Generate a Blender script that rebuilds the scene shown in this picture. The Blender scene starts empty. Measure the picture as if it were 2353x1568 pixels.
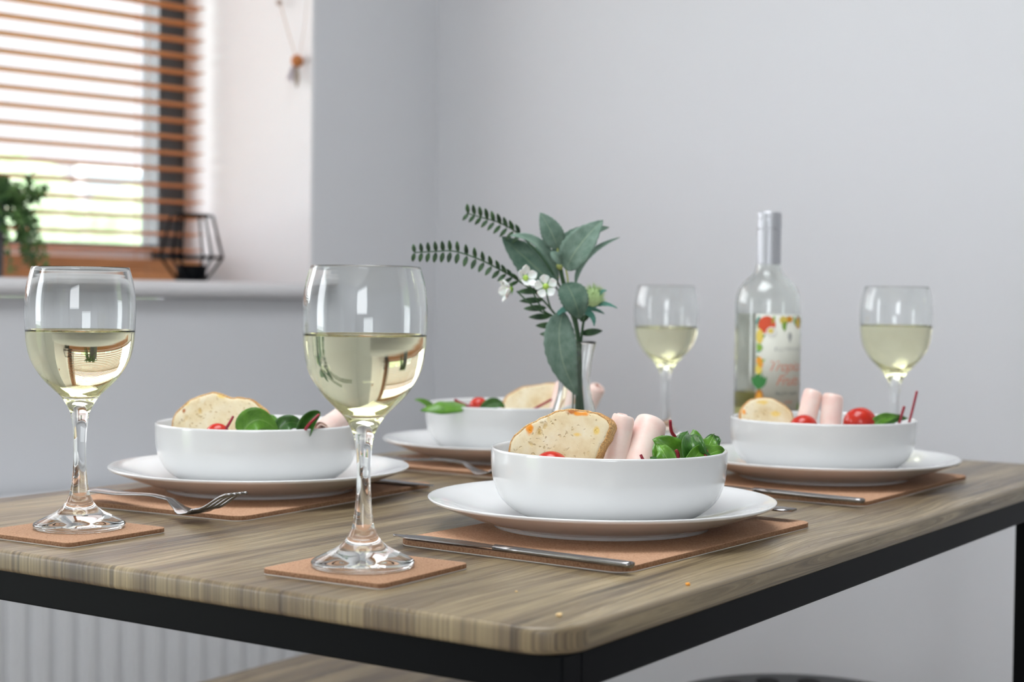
import bpy, bmesh, math, random
from mathutils import Vector, Matrix, noise as mnoise
random.seed(7)
PI = math.pi
sc = bpy.context.scene
C = sc.collection

# ---------------------------------------------------------------- camera, world, exposure
TZ = 0.75                                   # height of the table top
CH = 0.1785                                 # camera height above the table top
FPX, PITCH, ROLL = 3656.6, -0.0254, 0.0123
cd = bpy.data.cameras.new('camera'); cam = bpy.data.objects.new('camera', cd); C.objects.link(cam)
cam.location = (0, 0, TZ + CH)
cam.rotation_euler = (Matrix.Rotation(PI/2 + PITCH, 3, 'X') @ Matrix.Rotation(ROLL, 3, 'Z')).to_euler()
cd.sensor_width = 36; cd.lens = FPX / 2353 * 36; cd.clip_start = 0.05; cd.clip_end = 200
cd.dof.use_dof = True; cd.dof.focus_distance = 1.17; cd.dof.aperture_fstop = 6.8
sc.camera = cam
w = bpy.data.worlds.new('daylight'); sc.world = w; w.use_nodes = True
wn = w.node_tree.nodes['Background']; wn.inputs[0].default_value = (0.93, 0.965, 1.0, 1); wn.inputs[1].default_value = 7.0
vs = sc.view_settings; vs.view_transform = 'Standard'; vs.look = 'None'; vs.gamma = 1; vs.use_curve_mapping = False
vs.exposure = 0.13
sc.cycles.use_denoising = True; sc.cycles.use_adaptive_sampling = True; sc.cycles.adaptive_threshold = 0.015
sc.cycles.max_bounces = 16; sc.cycles.transmission_bounces = 14; sc.cycles.glossy_bounces = 5; sc.cycles.diffuse_bounces = 4
sc.cycles.sample_clamp_indirect = 6; sc.cycles.caustics_refractive = True; sc.cycles.caustics_reflective = False
sc.cycles.blur_glossy = 0.5

# ---------------------------------------------------------------- measuring helpers
def ray(px, py):
    x, y = px - 1176.5, py - 784
    c, s = math.cos(-ROLL), math.sin(-ROLL)
    x, y = c*x - s*y, s*x + c*y
    dx, dd, du = x/FPX, 1.0, -y/FPX
    c, s = math.cos(PITCH), math.sin(PITCH)
    return Vector((dx, dd*c - du*s, dd*s + du*c))
def at(px, py, Y):
    """point of the place seen at (px, py) of the photograph, Y metres in front of the camera"""
    r = ray(px, py)
    return Vector((0, 0, TZ + CH)) + r * (Y / r.y)
# table axes: U along the long edge, V along the short edge, K its near corner
TA = 0.5875
K = Vector((0.0282, 0.8528, TZ)); U = Vector((math.sin(TA), math.cos(TA), 0)); V = Vector((-math.cos(TA), math.sin(TA), 0))
def uv(u, v, z=0.0): return K + U*u + V*v + Vector((0, 0, z))
UANG = math.atan2(U.y, U.x)                 # rotation that sends local x to U, local y to V
WY = 0.7887
WD = Vector((math.sin(WY), math.cos(WY), 0)); WN = Vector((math.cos(WY), -math.sin(WY), 0))
CORNER = Vector((-0.1524, 3.139, 0))        # corner of the room
def wall(s, n, z): return CORNER - WD*s - WN*n + Vector((0, 0, z))    # s metres left of the corner, n metres into the window wall
def wallat(px, py, n):
    r = ray(px, py); t = ((CORNER - WN*n).dot(WN)) / Vector((r.x, r.y, 0)).dot(WN)
    p = Vector((0, 0, TZ + CH)) + r*t
    return -(p - CORNER).dot(WD), p.z

# ---------------------------------------------------------------- object helpers
def link(name, bm, m=None, parent=None, smooth=True, mats=None):
    me = bpy.data.meshes.new(name); bm.normal_update(); bm.to_mesh(me); bm.free()
    if smooth:
        for p in me.polygons: p.use_smooth = True
    o = bpy.data.objects.new(name, me); C.objects.link(o)
    for mm in (mats or [m]): me.materials.append(mm)
    if parent: o.parent = parent
    return o
def tag(o, label, cat, group=None, kind=None):
    o['label'] = label
    o['category'] = cat
    if group: o['group'] = group
    if kind: o['kind'] = kind
    return o
def struct(o): o['kind'] = 'structure'; return o
def empty(name, loc=(0, 0, 0), rz=0):
    o = bpy.data.objects.new(name, None); C.objects.link(o); o.location = loc; o.rotation_euler = (0, 0, rz); o.empty_display_size = .02
    return o
def mod(o, t, **k):
    m = o.modifiers.new(t.lower(), t)
    for a, b in k.items(): setattr(m, a, b)
    return m
def copytree(o, parent=None):
    c = o.copy(); C.objects.link(c)
    for k in ('label', 'category', 'group'):
        if k in c and parent is not None: pass
    if parent: c.parent = parent
    for ch in [x for x in C.objects if x.parent == o]: copytree(ch, c)
    return c
def box(bm, x0, x1, y0, y1, z0, z1, mi=0):
    v = [bm.verts.new((x, y, z)) for z in (z0, z1) for y in (y0, y1) for x in (x0, x1)]
    for f in ((0, 2, 3, 1), (4, 5, 7, 6), (0, 1, 5, 4), (2, 6, 7, 3), (0, 4, 6, 2), (1, 3, 7, 5)):
        bm.faces.new([v[i] for i in f]).material_index = mi
def frame_box(bm, O, ax, ay, az, mi=0):
    """box from corner O along three vectors"""
    v = [bm.verts.new(O + ax*i + ay*j + az*k) for k in (0, 1) for j in (0, 1) for i in (0, 1)]
    fs = []
    for f in ((0, 2, 3, 1), (4, 5, 7, 6), (0, 1, 5, 4), (2, 6, 7, 3), (0, 4, 6, 2), (1, 3, 7, 5)):
        g = bm.faces.new([v[i] for i in f]); g.material_index = mi; fs.append(g)
    bmesh.ops.recalc_face_normals(bm, faces=fs)
def tube(bm, pts, r, n=8, cap=True, mi=0):
    """r: number or list"""
    pts = [Vector(p) for p in pts]; rs = r if isinstance(r, (list, tuple)) else [r]*len(pts)
    rings = []; up = Vector((0.123, 0.31, 0.94))
    for i, p in enumerate(pts):
        t = (pts[min(i+1, len(pts)-1)] - pts[max(i-1, 0)]).normalized()
        a = up - t*up.dot(t)
        if a.length < .1: a = Vector((1, 0, 0)) - t*t.x
        a.normalize(); b = t.cross(a); up = a
        rings.append([bm.verts.new(p + (a*math.cos(2*PI*k/n) + b*math.sin(2*PI*k/n))*rs[i]) for k in range(n)])
    for i in range(len(rings)-1):
        for k in range(n):
            bm.faces.new((rings[i][k], rings[i][(k+1) % n], rings[i+1][(k+1) % n], rings[i+1][k])).material_index = mi
    if cap:
        bm.faces.new(rings[0][::-1]).material_index = mi; bm.faces.new(rings[-1]).material_index = mi
def bez(p0, p1, p2, n):
    p0, p1, p2 = Vector(p0), Vector(p1), Vector(p2)
    c = p1*2 - (p0 + p2)/2                  # curve passes through p1
    return [(1-t)**2*p0 + 2*t*(1-t)*c + t*t*p2 for t in [i/n for i in range(n+1)]]
def spline(pts, n=6):
    pts = [Vector(p) for p in pts]; out = []
    for i in range(len(pts)-1):
        a = pts[max(i-1, 0)]; b = pts[i]; c = pts[i+1]; d = pts[min(i+2, len(pts)-1)]
        for k in range(n):
            t = k/n
            out.append(.5*((2*b) + (c-a)*t + (2*a-5*b+4*c-d)*t*t + (3*b-3*c+d-a)*t**3))
    out.append(pts[-1]); return out
def sprof(pts, n=5):
    return [(max(p.x, 0.0), p.y) for p in spline([Vector((a, b, 0)) for a, b in pts], n)]
def lathe(bm, prof, n=64, mi=None, seg0=0):
    """prof: (r, z) list; r=0 gives a pole"""
    rings = []
    for r, z in prof:
        if r < 1e-6: rings.append([bm.verts.new((0, 0, z))])
        else: rings.append([bm.verts.new((r*math.cos(2*PI*k/n), r*math.sin(2*PI*k/n), z)) for k in range(n)])
    for i in range(len(rings)-1):
        a, b = rings[i], rings[i+1]; m = (mi[i] if mi else 0)
        for k in range(n):
            k2 = (k+1) % n
            if len(a) == 1 and len(b) == 1: continue
            if len(a) == 1: f = bm.faces.new((a[0], b[k2], b[k]))
            elif len(b) == 1: f = bm.faces.new((a[k], a[k2], b[0]))
            else: f = bm.faces.new((a[k], a[k2], b[k2], b[k]))
            f.material_index = m
def rrect(w, d, r, n=6):
    """rounded rectangle outline centred on the origin"""
    out = []
    for cx, cy, a0 in ((w/2-r, d/2-r, 0), (-w/2+r, d/2-r, PI/2), (-w/2+r, -d/2+r, PI), (w/2-r, -d/2+r, 1.5*PI)):
        for i in range(n+1):
            a = a0 + PI/2*i/n; out.append((cx + r*math.cos(a), cy + r*math.sin(a)))
    return out
def slab(bm, w, d, r, z0, z1, be, n=6, nb=4, mi=0):
    """rounded rectangular board with rounded edges"""
    levels = []
    for i in range(nb+1):
        a = PI/2*i/nb; levels.append((be*(1-math.sin(a)), z0 + be*(1-math.cos(a))))
    for i in range(nb+1):
        a = PI/2*i/nb; levels.append((be*(1-math.cos(a)), z1 - be*(1-math.sin(a))))
    rings = []
    for ins, z in levels:
        rings.append([bm.verts.new((x, y, z)) for x, y in rrect(w-2*ins, d-2*ins, max(r-ins, .0005), n)])
    m = len(rings[0])
    for i in range(len(rings)-1):
        for k in range(m):
            bm.faces.new((rings[i][k], rings[i][(k+1) % m], rings[i+1][(k+1) % m], rings[i+1][k])).material_index = mi
    bm.faces.new(rings[0][::-1]).material_index = mi; bm.faces.new(rings[-1]).material_index = mi

# ---------------------------------------------------------------- materials
def M(name, col=(.8, .8, .8), rough=.5, metal=0, spec=.5, **k):
    m = bpy.data.materials.new(name); m.use_nodes = True
    b = m.node_tree.nodes['Principled BSDF']
    b.inputs['Base Color'].default_value = (*col, 1); b.inputs['Roughness'].default_value = rough; b.inputs['Metallic'].default_value = metal
    b.inputs['Specular IOR Level'].default_value = spec
    for a, v in k.items(): b.inputs[a.replace('_', ' ')].default_value = v
    return m
class N:
    """small node-building wrapper"""
    def __init__(s, m): s.m = m; s.t = m.node_tree; s.b = s.t.nodes.get('Principled BSDF'); s.tc = s.t.nodes.new('ShaderNodeTexCoord')
    def n(s, t, **k):
        x = s.t.nodes.new(t)
        for a, v in k.items(): setattr(x, a, v)
        return x
    def l(s, a, b): s.t.links.new(a, b)
    def mapping(s, scale=(1, 1, 1), loc=(0, 0, 0), src=None, rot=(0, 0, 0)):
        x = s.n('ShaderNodeMapping'); x.inputs['Scale'].default_value = scale; x.inputs['Location'].default_value = loc; x.inputs['Rotation'].default_value = rot
        s.l(src or s.tc.outputs['Object'], x.inputs['Vector']); return x.outputs[0]
    def noise(s, vec, scale=5, detail=4, rough=.55, dist=0):
        x = s.n('ShaderNodeTexNoise'); x.inputs['Scale'].default_value = scale; x.inputs['Detail'].default_value = detail
        x.inputs['Roughness'].default_value = rough; x.inputs['Distortion'].default_value = dist
        s.l(vec, x.inputs['Vector']); return x.outputs['Fac']
    def vor(s, vec, scale=5, feat='F1', out='Distance'):
        x = s.n('ShaderNodeTexVoronoi'); x.feature = feat; x.inputs['Scale'].default_value = scale; s.l(vec, x.inputs['Vector']); return x.outputs[out]
    def ramp(s, fac, stops):
        x = s.n('ShaderNodeValToRGB'); e = x.color_ramp.elements
        while len(e) < len(stops): e.new(.5)
        for i, (p, c) in enumerate(stops):
            e[i].position = p; e[i].color = (*c, 1) if not isinstance(c, float) else (c, c, c, 1)
        s.l(fac, x.inputs[0]); return x.outputs[0]
    def mix(s, f, a, b, mode='MIX'):
        x = s.n('ShaderNodeMix'); x.data_type = 'RGBA'; x.blend_type = mode
        for v, i in ((f, 0), (a, 6), (b, 7)):
            if hasattr(v, 'links'): s.l(v, x.inputs[i])
            elif i == 0: x.inputs[0].default_value = v
            else: x.inputs[i].default_value = (*v, 1)
        return x.outputs[2]
    def math(s, op, a, b=0, clamp=False):
        x = s.n('ShaderNodeMath'); x.operation = op; x.use_clamp = clamp
        for v, i in ((a, 0), (b, 1)):
            if hasattr(v, 'links'): s.l(v, x.inputs[i])
            else: x.inputs[i].default_value = v
        return x.outputs[0]
    def bump(s, h, strength=.3, dist=.001):
        x = s.n('ShaderNodeBump'); x.inputs['Strength'].default_value = strength; x.inputs['Distance'].default_value = dist
        s.l(h, x.inputs['Height']); s.l(x.outputs[0], s.b.inputs['Normal'])
    def col(s, c): s.l(c, s.b.inputs['Base Color'])
def glassmat(name, col, ior, rough=0.0):
    m = bpy.data.materials.new(name); m.use_nodes = True; nt = m.node_tree; nt.nodes.clear()
    g = nt.nodes.new('ShaderNodeBsdfGlass'); g.inputs['Color'].default_value = (*col, 1); g.inputs['IOR'].default_value = ior; g.inputs['Roughness'].default_value = rough
    o = nt.nodes.new('ShaderNodeOutputMaterial'); nt.links.new(g.outputs[0], o.inputs[0]); return m
GLASS = glassmat('clear_glass', (.985, .992, .99), 1.5)
WINE_SIDE = glassmat('white_wine_against_glass', (.955, .945, .80), 1.335/1.5)
WINE_TOP = glassmat('white_wine_surface', (.98, .98, .90), 1.335)
BWINE_SIDE = glassmat('bottled_wine_against_glass', (.80, .77, .45), 1.335/1.5)
BGLASS = glassmat('bottle_glass', (.965, .975, .965), 1.5)

PAINT = M('grey_wall_paint', (.635, .64, .662), .75, spec=.25)
n = N(PAINT); n.bump(n.noise(n.tc.outputs['Object'], 90, 3), .05, .002)
WHITEPAINT = M('white_reveal_paint', (.78, .775, .79), .6, spec=.3)
CEIL = M('white_ceiling_paint', (.82, .82, .82), .8)
FLOOR = M('grey_floor_laminate', (.32, .29, .26), .5)
n = N(FLOOR); n.col(n.ramp(n.noise(n.mapping((1.5, 14, 1)), 3, 5), [(.3, (.22, .19, .16)), (.7, (.42, .37, .32))]))
PORC = M('white_porcelain', (.73, .735, .735), .13, spec=.5); PORC.node_tree.nodes['Principled BSDF'].inputs['Coat Weight'].default_value = .4
PORC.node_tree.nodes['Principled BSDF'].inputs['Coat Roughness'].default_value = .04
BLACKM = M('black_powder_coated_steel', (.003, .0035, .0045), .45, spec=.07)
STEEL = M('stainless_steel', (.30, .29, .29), .24, 1)
n = N(STEEL); n.bump(n.noise(n.mapping((8, 400, 8)), 6, 3), .08, .0003)

def wood(name, c1, c2, c3):
    m = M(name, c1, .42, spec=.55); n = N(m)
    geo = n.n('ShaderNodeNewGeometry'); vt = n.n('ShaderNodeVectorTransform'); vt.vector_type = 'NORMAL'; vt.convert_from = 'WORLD'; vt.convert_to = 'OBJECT'
    n.l(geo.outputs['Normal'], vt.inputs[0]); sx = n.n('ShaderNodeSeparateXYZ'); n.l(vt.outputs[0], sx.inputs[0])
    so = n.n('ShaderNodeSeparateXYZ'); n.l(n.tc.outputs['Object'], so.inputs[0])
    ny = n.math('POWER', n.math('ABSOLUTE', sx.outputs[1]), 2)
    y2 = n.math('ADD', so.outputs[1], n.math('MULTIPLY', n.math('MULTIPLY', ny, so.outputs[2]), 1.0))
    cb = n.n('ShaderNodeCombineXYZ'); n.l(so.outputs[0], cb.inputs[0]); n.l(y2, cb.inputs[1])
    v = cb.outputs[0]
    warp = n.noise(n.mapping((2.2, 5, 1), src=v), 1, 2)
    sv = n.n('ShaderNodeVectorMath'); sv.operation = 'ADD'; cw = n.n('ShaderNodeCombineXYZ'); n.l(n.math('MULTIPLY', warp, .055), cw.inputs[1]); n.l(v, sv.inputs[0]); n.l(cw.outputs[0], sv.inputs[1])
    v = sv.outputs[0]
    broad = n.noise(n.mapping((1.6, 22, 1), src=v), 1, 3)
    mid = n.noise(n.mapping((3.0, 75, 1), src=v, loc=(3, 1, 0)), 1, 5, .65)
    fine = n.noise(n.mapping((9, 420, 1), src=v, loc=(1, 7, 0)), 1, 3, .6)
    crack = n.noise(n.mapping((2.0, 48, 1), src=v, loc=(9, 4, 0)), 1, 6, .7, .4)
    base = n.ramp(n.math('ADD', n.math('MULTIPLY', broad, .5), n.math('MULTIPLY', mid, .5)), [(.40, c3), (.475, c2), (.54, c1), (.63, tuple(min(1, x*1.25) for x in c1))])
    base = n.mix(n.ramp(crack, [(.57, 0.0), (.66, .9)]), base, tuple(x*.42 for x in c3))
    base = n.mix(n.ramp(fine, [(.36, .5), (.58, 0.0)]), base, tuple(x*.45 for x in c3))
    n.col(base); n.l(n.ramp(fine, [(.3, .42), (.7, .26)]), n.b.inputs['Roughness'])
    n.bump(n.math('ADD', fine, n.math('MULTIPLY', mid, .5)), .35, .0012)
    return m
WOOD = wood('grey_brown_oak_laminate', (.310, .238, .135), (.208, .152, .088), (.108, .076, .050))

def corkmat():
    m = M('cork', (.5, .27, .16), .8, spec=.2); n = N(m); o = n.tc.outputs['Object']
    a = n.noise(o, 750, 3, .6); b = n.vor(o, 900)
    c = n.ramp(a, [(.3, (.38, .205, .12)), (.5, (.50, .29, .18)), (.7, (.58, .36, .235))])
    c = n.mix(n.ramp(n.noise(o, 620, 2), [(.64, 0.0), (.70, .75)]), c, (.16, .055, .03))
    n.col(c); n.bump(n.math('ADD', a, n.math('MULTIPLY', b, .6)), .35, .0006); return m
CORK = corkmat()
CORKE = M('cork_cut_edge', (.30, .165, .09), .85, spec=.2); n = N(CORKE); n.col(n.ramp(n.noise(n.tc.outputs['Object'], 600, 3), [(.3, (.22, .11, .06)), (.7, (.38, .22, .13))]))
BACKING = M('white_backing', (.75, .72, .68), .6)

# ================================================================= THE ROOM
SL, SR = 2.05, 0.3037                        # window opening from SR to SL left of the corner
ZSILL, ZTOP = TZ + 0.2056, 2.05
WT = 0.52                                    # wall thickness
D0, D1, DZ = 2.85, 4.75, 2.12                # door opening added in the same wall, out of view, to brighten the room
R0_, R1_, RN0, RN1 = .75, 2.25, .85, 1.85        # unseen opening added in the ceiling above the table for overhead light
RS, RN = 5.1, 3.9                            # size of the room
HR = 2.4
def wbox(bm, s0, s1, n0, n1, z0, z1, mi=0): frame_box(bm, wall(s0, n0, z0), -WD*(s1-s0), -WN*(n1-n0), Vector((0, 0, z1-z0)), mi)
bm = bmesh.new()
wbox(bm, -.12, SR, 0, WT, 0, HR); wbox(bm, SR, SL, 0, WT, 0, ZSILL-.03); wbox(bm, SR, SL, 0, WT, ZTOP, HR); wbox(bm, SL, D0, 0, WT, 0, HR); wbox(bm, D0, D1, 0, WT, DZ, HR); wbox(bm, D1, RS+.12, 0, WT, 0, HR)
wl = struct(link('wall_left', bm, PAINT, smooth=False))
bm = bmesh.new()                             # white plaster lining of the reveal
wbox(bm, SR, SR+.006, 0, WT-.02, ZSILL, ZTOP); wbox(bm, SR+.006, SL-.006, 0, WT-.02, ZTOP-.006, ZTOP); wbox(bm, SL-.006, SL, 0, WT-.02, ZSILL, ZTOP)
struct(link('trim_1', bm, WHITEPAINT, smooth=False))
bm = bmesh.new()                             # window sill board with a rounded nose
sec = [(WT-.02, ZSILL), (-.016, ZSILL)] + [(-.016-.0145*math.sin(a), ZSILL-.0145+.0145*math.cos(a)) for a in [PI*i/8 for i in range(1, 8)]] + [(-.016, ZSILL-.029), (WT-.02, ZSILL-.029)]
e0 = [bm.verts.new(wall(SR-.012 if nn < 0 else SR, nn, z)) for nn, z in sec]; e1 = [bm.verts.new(wall(SL+.012 if nn < 0 else SL, nn, z)) for nn, z in sec]
for i in range(len(sec)):
    j = (i+1) % len(sec); bm.faces.new((e0[i], e0[j], e1[j], e1[i]))
bm.faces.new(e0[::-1]); bm.faces.new(e1); bmesh.ops.recalc_face_normals(bm, faces=bm.faces)
SILLM = M('painted_sill', (.66, .65, .66), .45)
struct(link('trim_2', bm, SILLM, smooth=False))
bm = bmesh.new(); frame_box(bm, wall(0, 0, 0), WN*RN, WD*.12, Vector((0, 0, HR)))
struct(link('wall_right', bm, PAINT, smooth=False))
bm = bmesh.new(); frame_box(bm, wall(-.15, WT, -.05), -WD*(RS+.3), WN*(WT+RN+.15), Vector((0, 0, .05)))
struct(link('floor', bm, FLOOR, smooth=False))
bm = bmesh.new()
for a_, b_, c_, d_ in ((-.15, R0_, WT, -RN-.15), (R1_, RS+.15, WT, -RN-.15), (R0_, R1_, WT, -RN0), (R0_, R1_, -RN1, -RN-.15)):
    frame_box(bm, wall(a_, c_, HR), -WD*(b_-a_), -WN*(d_-c_), Vector((0, 0, .22)))
struct(link('ceiling', bm, CEIL, smooth=False))
B0, B1, BZ0, BZ1 = 3.2, 4.9, .95, 2.1        # unseen window opening added behind the camera as fill light
bm = bmesh.new()
for a_, b_, c_, d_ in ((-.12, B0, 0, HR), (B0, B1, 0, BZ0), (B0, B1, BZ1, HR), (B1, RS+.12, 0, HR)): wbox(bm, a_, b_, -RN-.12, -RN, c_, d_)
struct(link('wall_front', bm, PAINT, smooth=False))
bm = bmesh.new(); frame_box(bm, wall(RS, 0, 0), WN*RN, -WD*.12, Vector((0, 0, HR))); struct(link('wall_back', bm, PAINT, smooth=False))
# daylight enters through the window and the added openings out of view
def portal(s0, s1, z0, z1, n_, sg=1):
    ld = bpy.data.lights.new('daylight_opening', 'AREA'); ld.shape = 'RECTANGLE'; ld.size = s1-s0; ld.size_y = z1-z0; ld.cycles.is_portal = True
    o = bpy.data.objects.new('daylight_opening', ld); C.objects.link(o); o.location = wall((s0+s1)/2, n_, (z0+z1)/2)
    o.rotation_euler = Matrix((WD*sg, Vector((0, 0, 1)), -WN*sg)).transposed().to_euler()
portal(SR, SL, ZSILL, ZTOP, WT+.02); portal(D0, D1, 0, DZ, WT+.02); portal(B0, B1, BZ0, BZ1, -RN-.13, -1)
ld = bpy.data.lights.new('daylight_opening', 'AREA'); ld.shape = 'RECTANGLE'; ld.size = R1_-R0_; ld.size_y = RN1-RN0; ld.cycles.is_portal = True
o = bpy.data.objects.new('daylight_opening', ld); C.objects.link(o); o.location = wall((R0_+R1_)/2, -(RN0+RN1)/2, HR+.23); o.rotation_euler = (0, 0, math.atan2(WD.y, WD.x))
SKIRT = M('white_skirting', (.75, .75, .75), .45)
bm = bmesh.new(); wbox(bm, 0, D0-.02, -.015, 0, 0, .11); struct(link('baseboard_left', bm, SKIRT, smooth=False))
bm = bmesh.new(); frame_box(bm, wall(0, -.015, 0), WN*(RN-.02), -WD*.015, Vector((0, 0, .11))); struct(link('baseboard_right', bm, SKIRT, smooth=False))

# window: dark frame, mullions, panes
ANTH = M('anthracite_window_frame', (.045, .05, .055), .4)
NF = .415
win = struct(empty('window_1', wall((SR+SL)/2, NF, ZSILL)))
def wpart(name, bm, m, parent=win):
    o = link(name, bm, m, smooth=False); o.parent = parent; o.matrix_parent_inverse = Matrix.Translation(-Vector(parent.location)); return o
bm = bmesh.new(); FW = .062
wbox(bm, SR+.006, SR+.006+FW, NF, NF+.06, ZSILL, ZTOP-.006); wbox(bm, SL-.006-FW, SL-.006, NF, NF+.06, ZSILL, ZTOP-.006)
wbox(bm, SR+.006+FW, SL-.006-FW, NF, NF+.06, ZTOP-.006-FW, ZTOP-.006)
wbox(bm, SR+.006+FW, SL-.006-FW, NF, NF+.06, ZSILL+.064, ZSILL+.074)
wbox(bm, SR+.006+FW, SR+.012+FW, NF-.012, NF+.03, ZSILL, ZTOP-.01)
wpart('window_frame', bm, ANTH)
bm = bmesh.new(); wbox(bm, SR+.006+FW, SL-.006-FW, NF+.01, NF+.055, ZSILL, ZSILL+.064)
wpart('lower_rail', bm, M('white_upvc', (.82, .80, .82), .4))['label'] = 'white lower rail of the window'
bm = bmesh.new(); wbox(bm, SR+.006+FW, SL-.006-FW, NF+.03, NF+.034, ZSILL+.074, ZTOP-.006-FW)
wpart('window_pane', bm, glassmat('window_glass', (1, 1, 1), 1.01))

# venetian blind
SLATW = M('honey_wood_slat', (.52, .22, .085), .45)
n = N(SLATW); n.col(n.ramp(n.noise(n.mapping((4, 60, 60)), 3, 4), [(.3, (.44, .17, .06)), (.7, (.60, .27, .11))]))
NB = .325
bl = empty('venetian_blind', wall(SR+.03, NB, ZSILL)); bl.rotation_euler = (0, 0, math.atan2(-WD.y, -WD.x))
tag(bl, 'honey brown wooden venetian blind with open slats hanging in the window', 'blind')
BLEN = 1.35; pitch = .0315; tilt = -.006
def slat_bm(wd=.034, th=.0026):
    b = bmesh.new(); ns = 8; xs = (0, BLEN)
    rows = []
    for x in xs:
        r_ = []
        for sgn in (1, -1):
            for i in range(ns+1):
                q = (i/ns - .5)*sgn
                yy = q*wd; zz = .0022*(1-(2*q)**2) + sgn*th/2
                a = math.radians(4); r_.append(b.verts.new((x, yy*math.cos(a)-zz*math.sin(a), yy*math.sin(a)+zz*math.cos(a) + x*tilt)))
        rows.append(r_)
    m = len(rows[0])
    for k in range(m): b.faces.new((rows[0][k], rows[0][(k+1) % m], rows[1][(k+1) % m], rows[1][k]))
    b.faces.new(rows[0][::-1]); b.faces.new(rows[1]); bmesh.ops.recalc_face_normals(b, faces=b.faces); return b
s0 = None; z = .062; k = 0
while z < ZTOP-ZSILL-.05:
    if s0 is None: s0 = link('slat', slat_bm(), SLATW, bl, smooth=False); o = s0
    else: o = s0.copy(); C.objects.link(o); o.parent = bl
    o.location = (0, 0, z); z += pitch; k += 1
bm = bmesh.new()
for j in range(6): box(bm, 0, BLEN, -.018, .018, .022+j*.0036, .0248+j*.0036)
o = link('stacked_slats', bm, SLATW, bl, smooth=False); o['kind'] = 'stuff'
bm = bmesh.new(); box(bm, 0, BLEN, -.019, .019, .002, .021); o = link('bottom_rail', bm, SLATW, bl, smooth=False); mod(o, 'BEVEL', width=.003, segments=2)
CORD = M('tan_cord', (.55, .35, .22), .8)
for x in (.13, .75):
    bm = bmesh.new(); tube(bm, [(x, -.02, .01), (x, -.02, ZTOP-ZSILL-.02)], .0008, 6); tube(bm, [(x, .02, .01), (x, .02, ZTOP-ZSILL-.02)], .0008, 6)
    link('ladder_cord', bm, CORD, bl)
bm = bmesh.new(); box(bm, 0, BLEN, -.025, .025, ZTOP-ZSILL-.05, ZTOP-ZSILL-.008); link('head_rail', bm, SLATW, bl, smooth=False)

# ================================================================= OUTSIDE
LAWN = M('lawn_grass', (.16, .24, .09), .9); n = N(LAWN); n.col(n.ramp(n.noise(n.tc.outputs['Object'], 3, 5), [(.3, (.13, .19, .09)), (.7, (.24, .28, .17))]))
bm = bmesh.new(); O = wall(0, WT+.3, -.25); frame_box(bm, O + WD*22, -WD*34, -WN*24, Vector((0, 0, .05)))
tag(link('lawn', bm, LAWN, smooth=False), 'bright green lawn outside the window', 'lawn', kind='stuff')
def bushmesh(name, c, rad, hgt, m, seed):
    b = bmesh.new(); bmesh.ops.create_icosphere(b, subdivisions=4, radius=1)
    for v in b.verts:
        d = 1 + .16*mnoise.noise(v.co*2.3+Vector((seed, 0, 0))) + .10*mnoise.noise(v.co*6+Vector((seed, 3, 0)))
        v.co = Vector((v.co.x*rad*d, v.co.y*rad*d, max(v.co.z*hgt*d, -.3*hgt)+.3*hgt))
    o = link(name, b, m); o.location = c; return o
BUSH = M('bush_leaves', (.30, .50, .16), .9); n = N(BUSH); n.col(n.ramp(n.noise(n.tc.outputs['Object'], 9, 5), [(.35, (.15, .23, .11)), (.6, (.28, .32, .22))]))
for i, (s, nn, r, h, lb) in enumerate(((-3.0, 5.4, .75, 1.3, 'round green bush outside, low behind the blind by the right window jamb'), (-3.55, 8.2, .9, 1.6, 'round green bush outside, seen through the middle of the blind'), (-1.25, 4.6, .75, 1.35, 'round green bush outside, behind the trailing plant on the sill'))):
    tag(bushmesh('garden_bush', wall(s, WT+nn, -.2), r, h, BUSH, i*5), lb, 'bush', 'bushes beyond the window')
BRICK = M('pale_pink_render', (.23, .215, .225), .9); ROOF = M('roof_tiles', (.22, .20, .22), .8); WFR = M('white_window_paint', (.55, .55, .57), .5); SHGL = M('pale_window_glass', (.20, .24, .26), .15)
hs = empty('neighbouring_house', wall(-7.5, 12.5, -.2)); hs.rotation_euler = (0, 0, math.atan2(-WD.y, -WD.x))
tag(hs, 'pale pink house with white windows across the garden, blurred behind the blind', 'house')
bm = bmesh.new(); box(bm, -9, 9, -4, 0, 0, 5.4); link('house_wall', bm, BRICK, hs, smooth=False)
bm = bmesh.new(); vv = [bm.verts.new(p) for p in ((-9.3, .3, 5.35), (9.3, .3, 5.35), (9.3, -4.3, 5.35), (-9.3, -4.3, 5.35), (-9.3, -2, 7.2), (9.3, -2, 7.2))]
for f in ((0, 1, 5, 4), (2, 3, 4, 5), (0, 4, 3), (1, 2, 5), (0, 3, 2, 1)): bm.faces.new([vv[i] for i in f])
link('roof', bm, ROOF, hs, smooth=False)
for x in (-6.4, -4, -1.6, .8, 3.2, 5.6):
    bm = bmesh.new(); box(bm, x-.45, x+.45, -.02, .06, 1.1, 2.5); f_ = link('house_window', bm, WFR, hs, smooth=False)
    bm = bmesh.new(); box(bm, x-.36, x+.36, .05, .075, 1.2, 1.8); box(bm, x-.36, x+.36, .05, .075, 1.86, 2.42); link('pane', bm, SHGL, f_, smooth=False)

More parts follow.
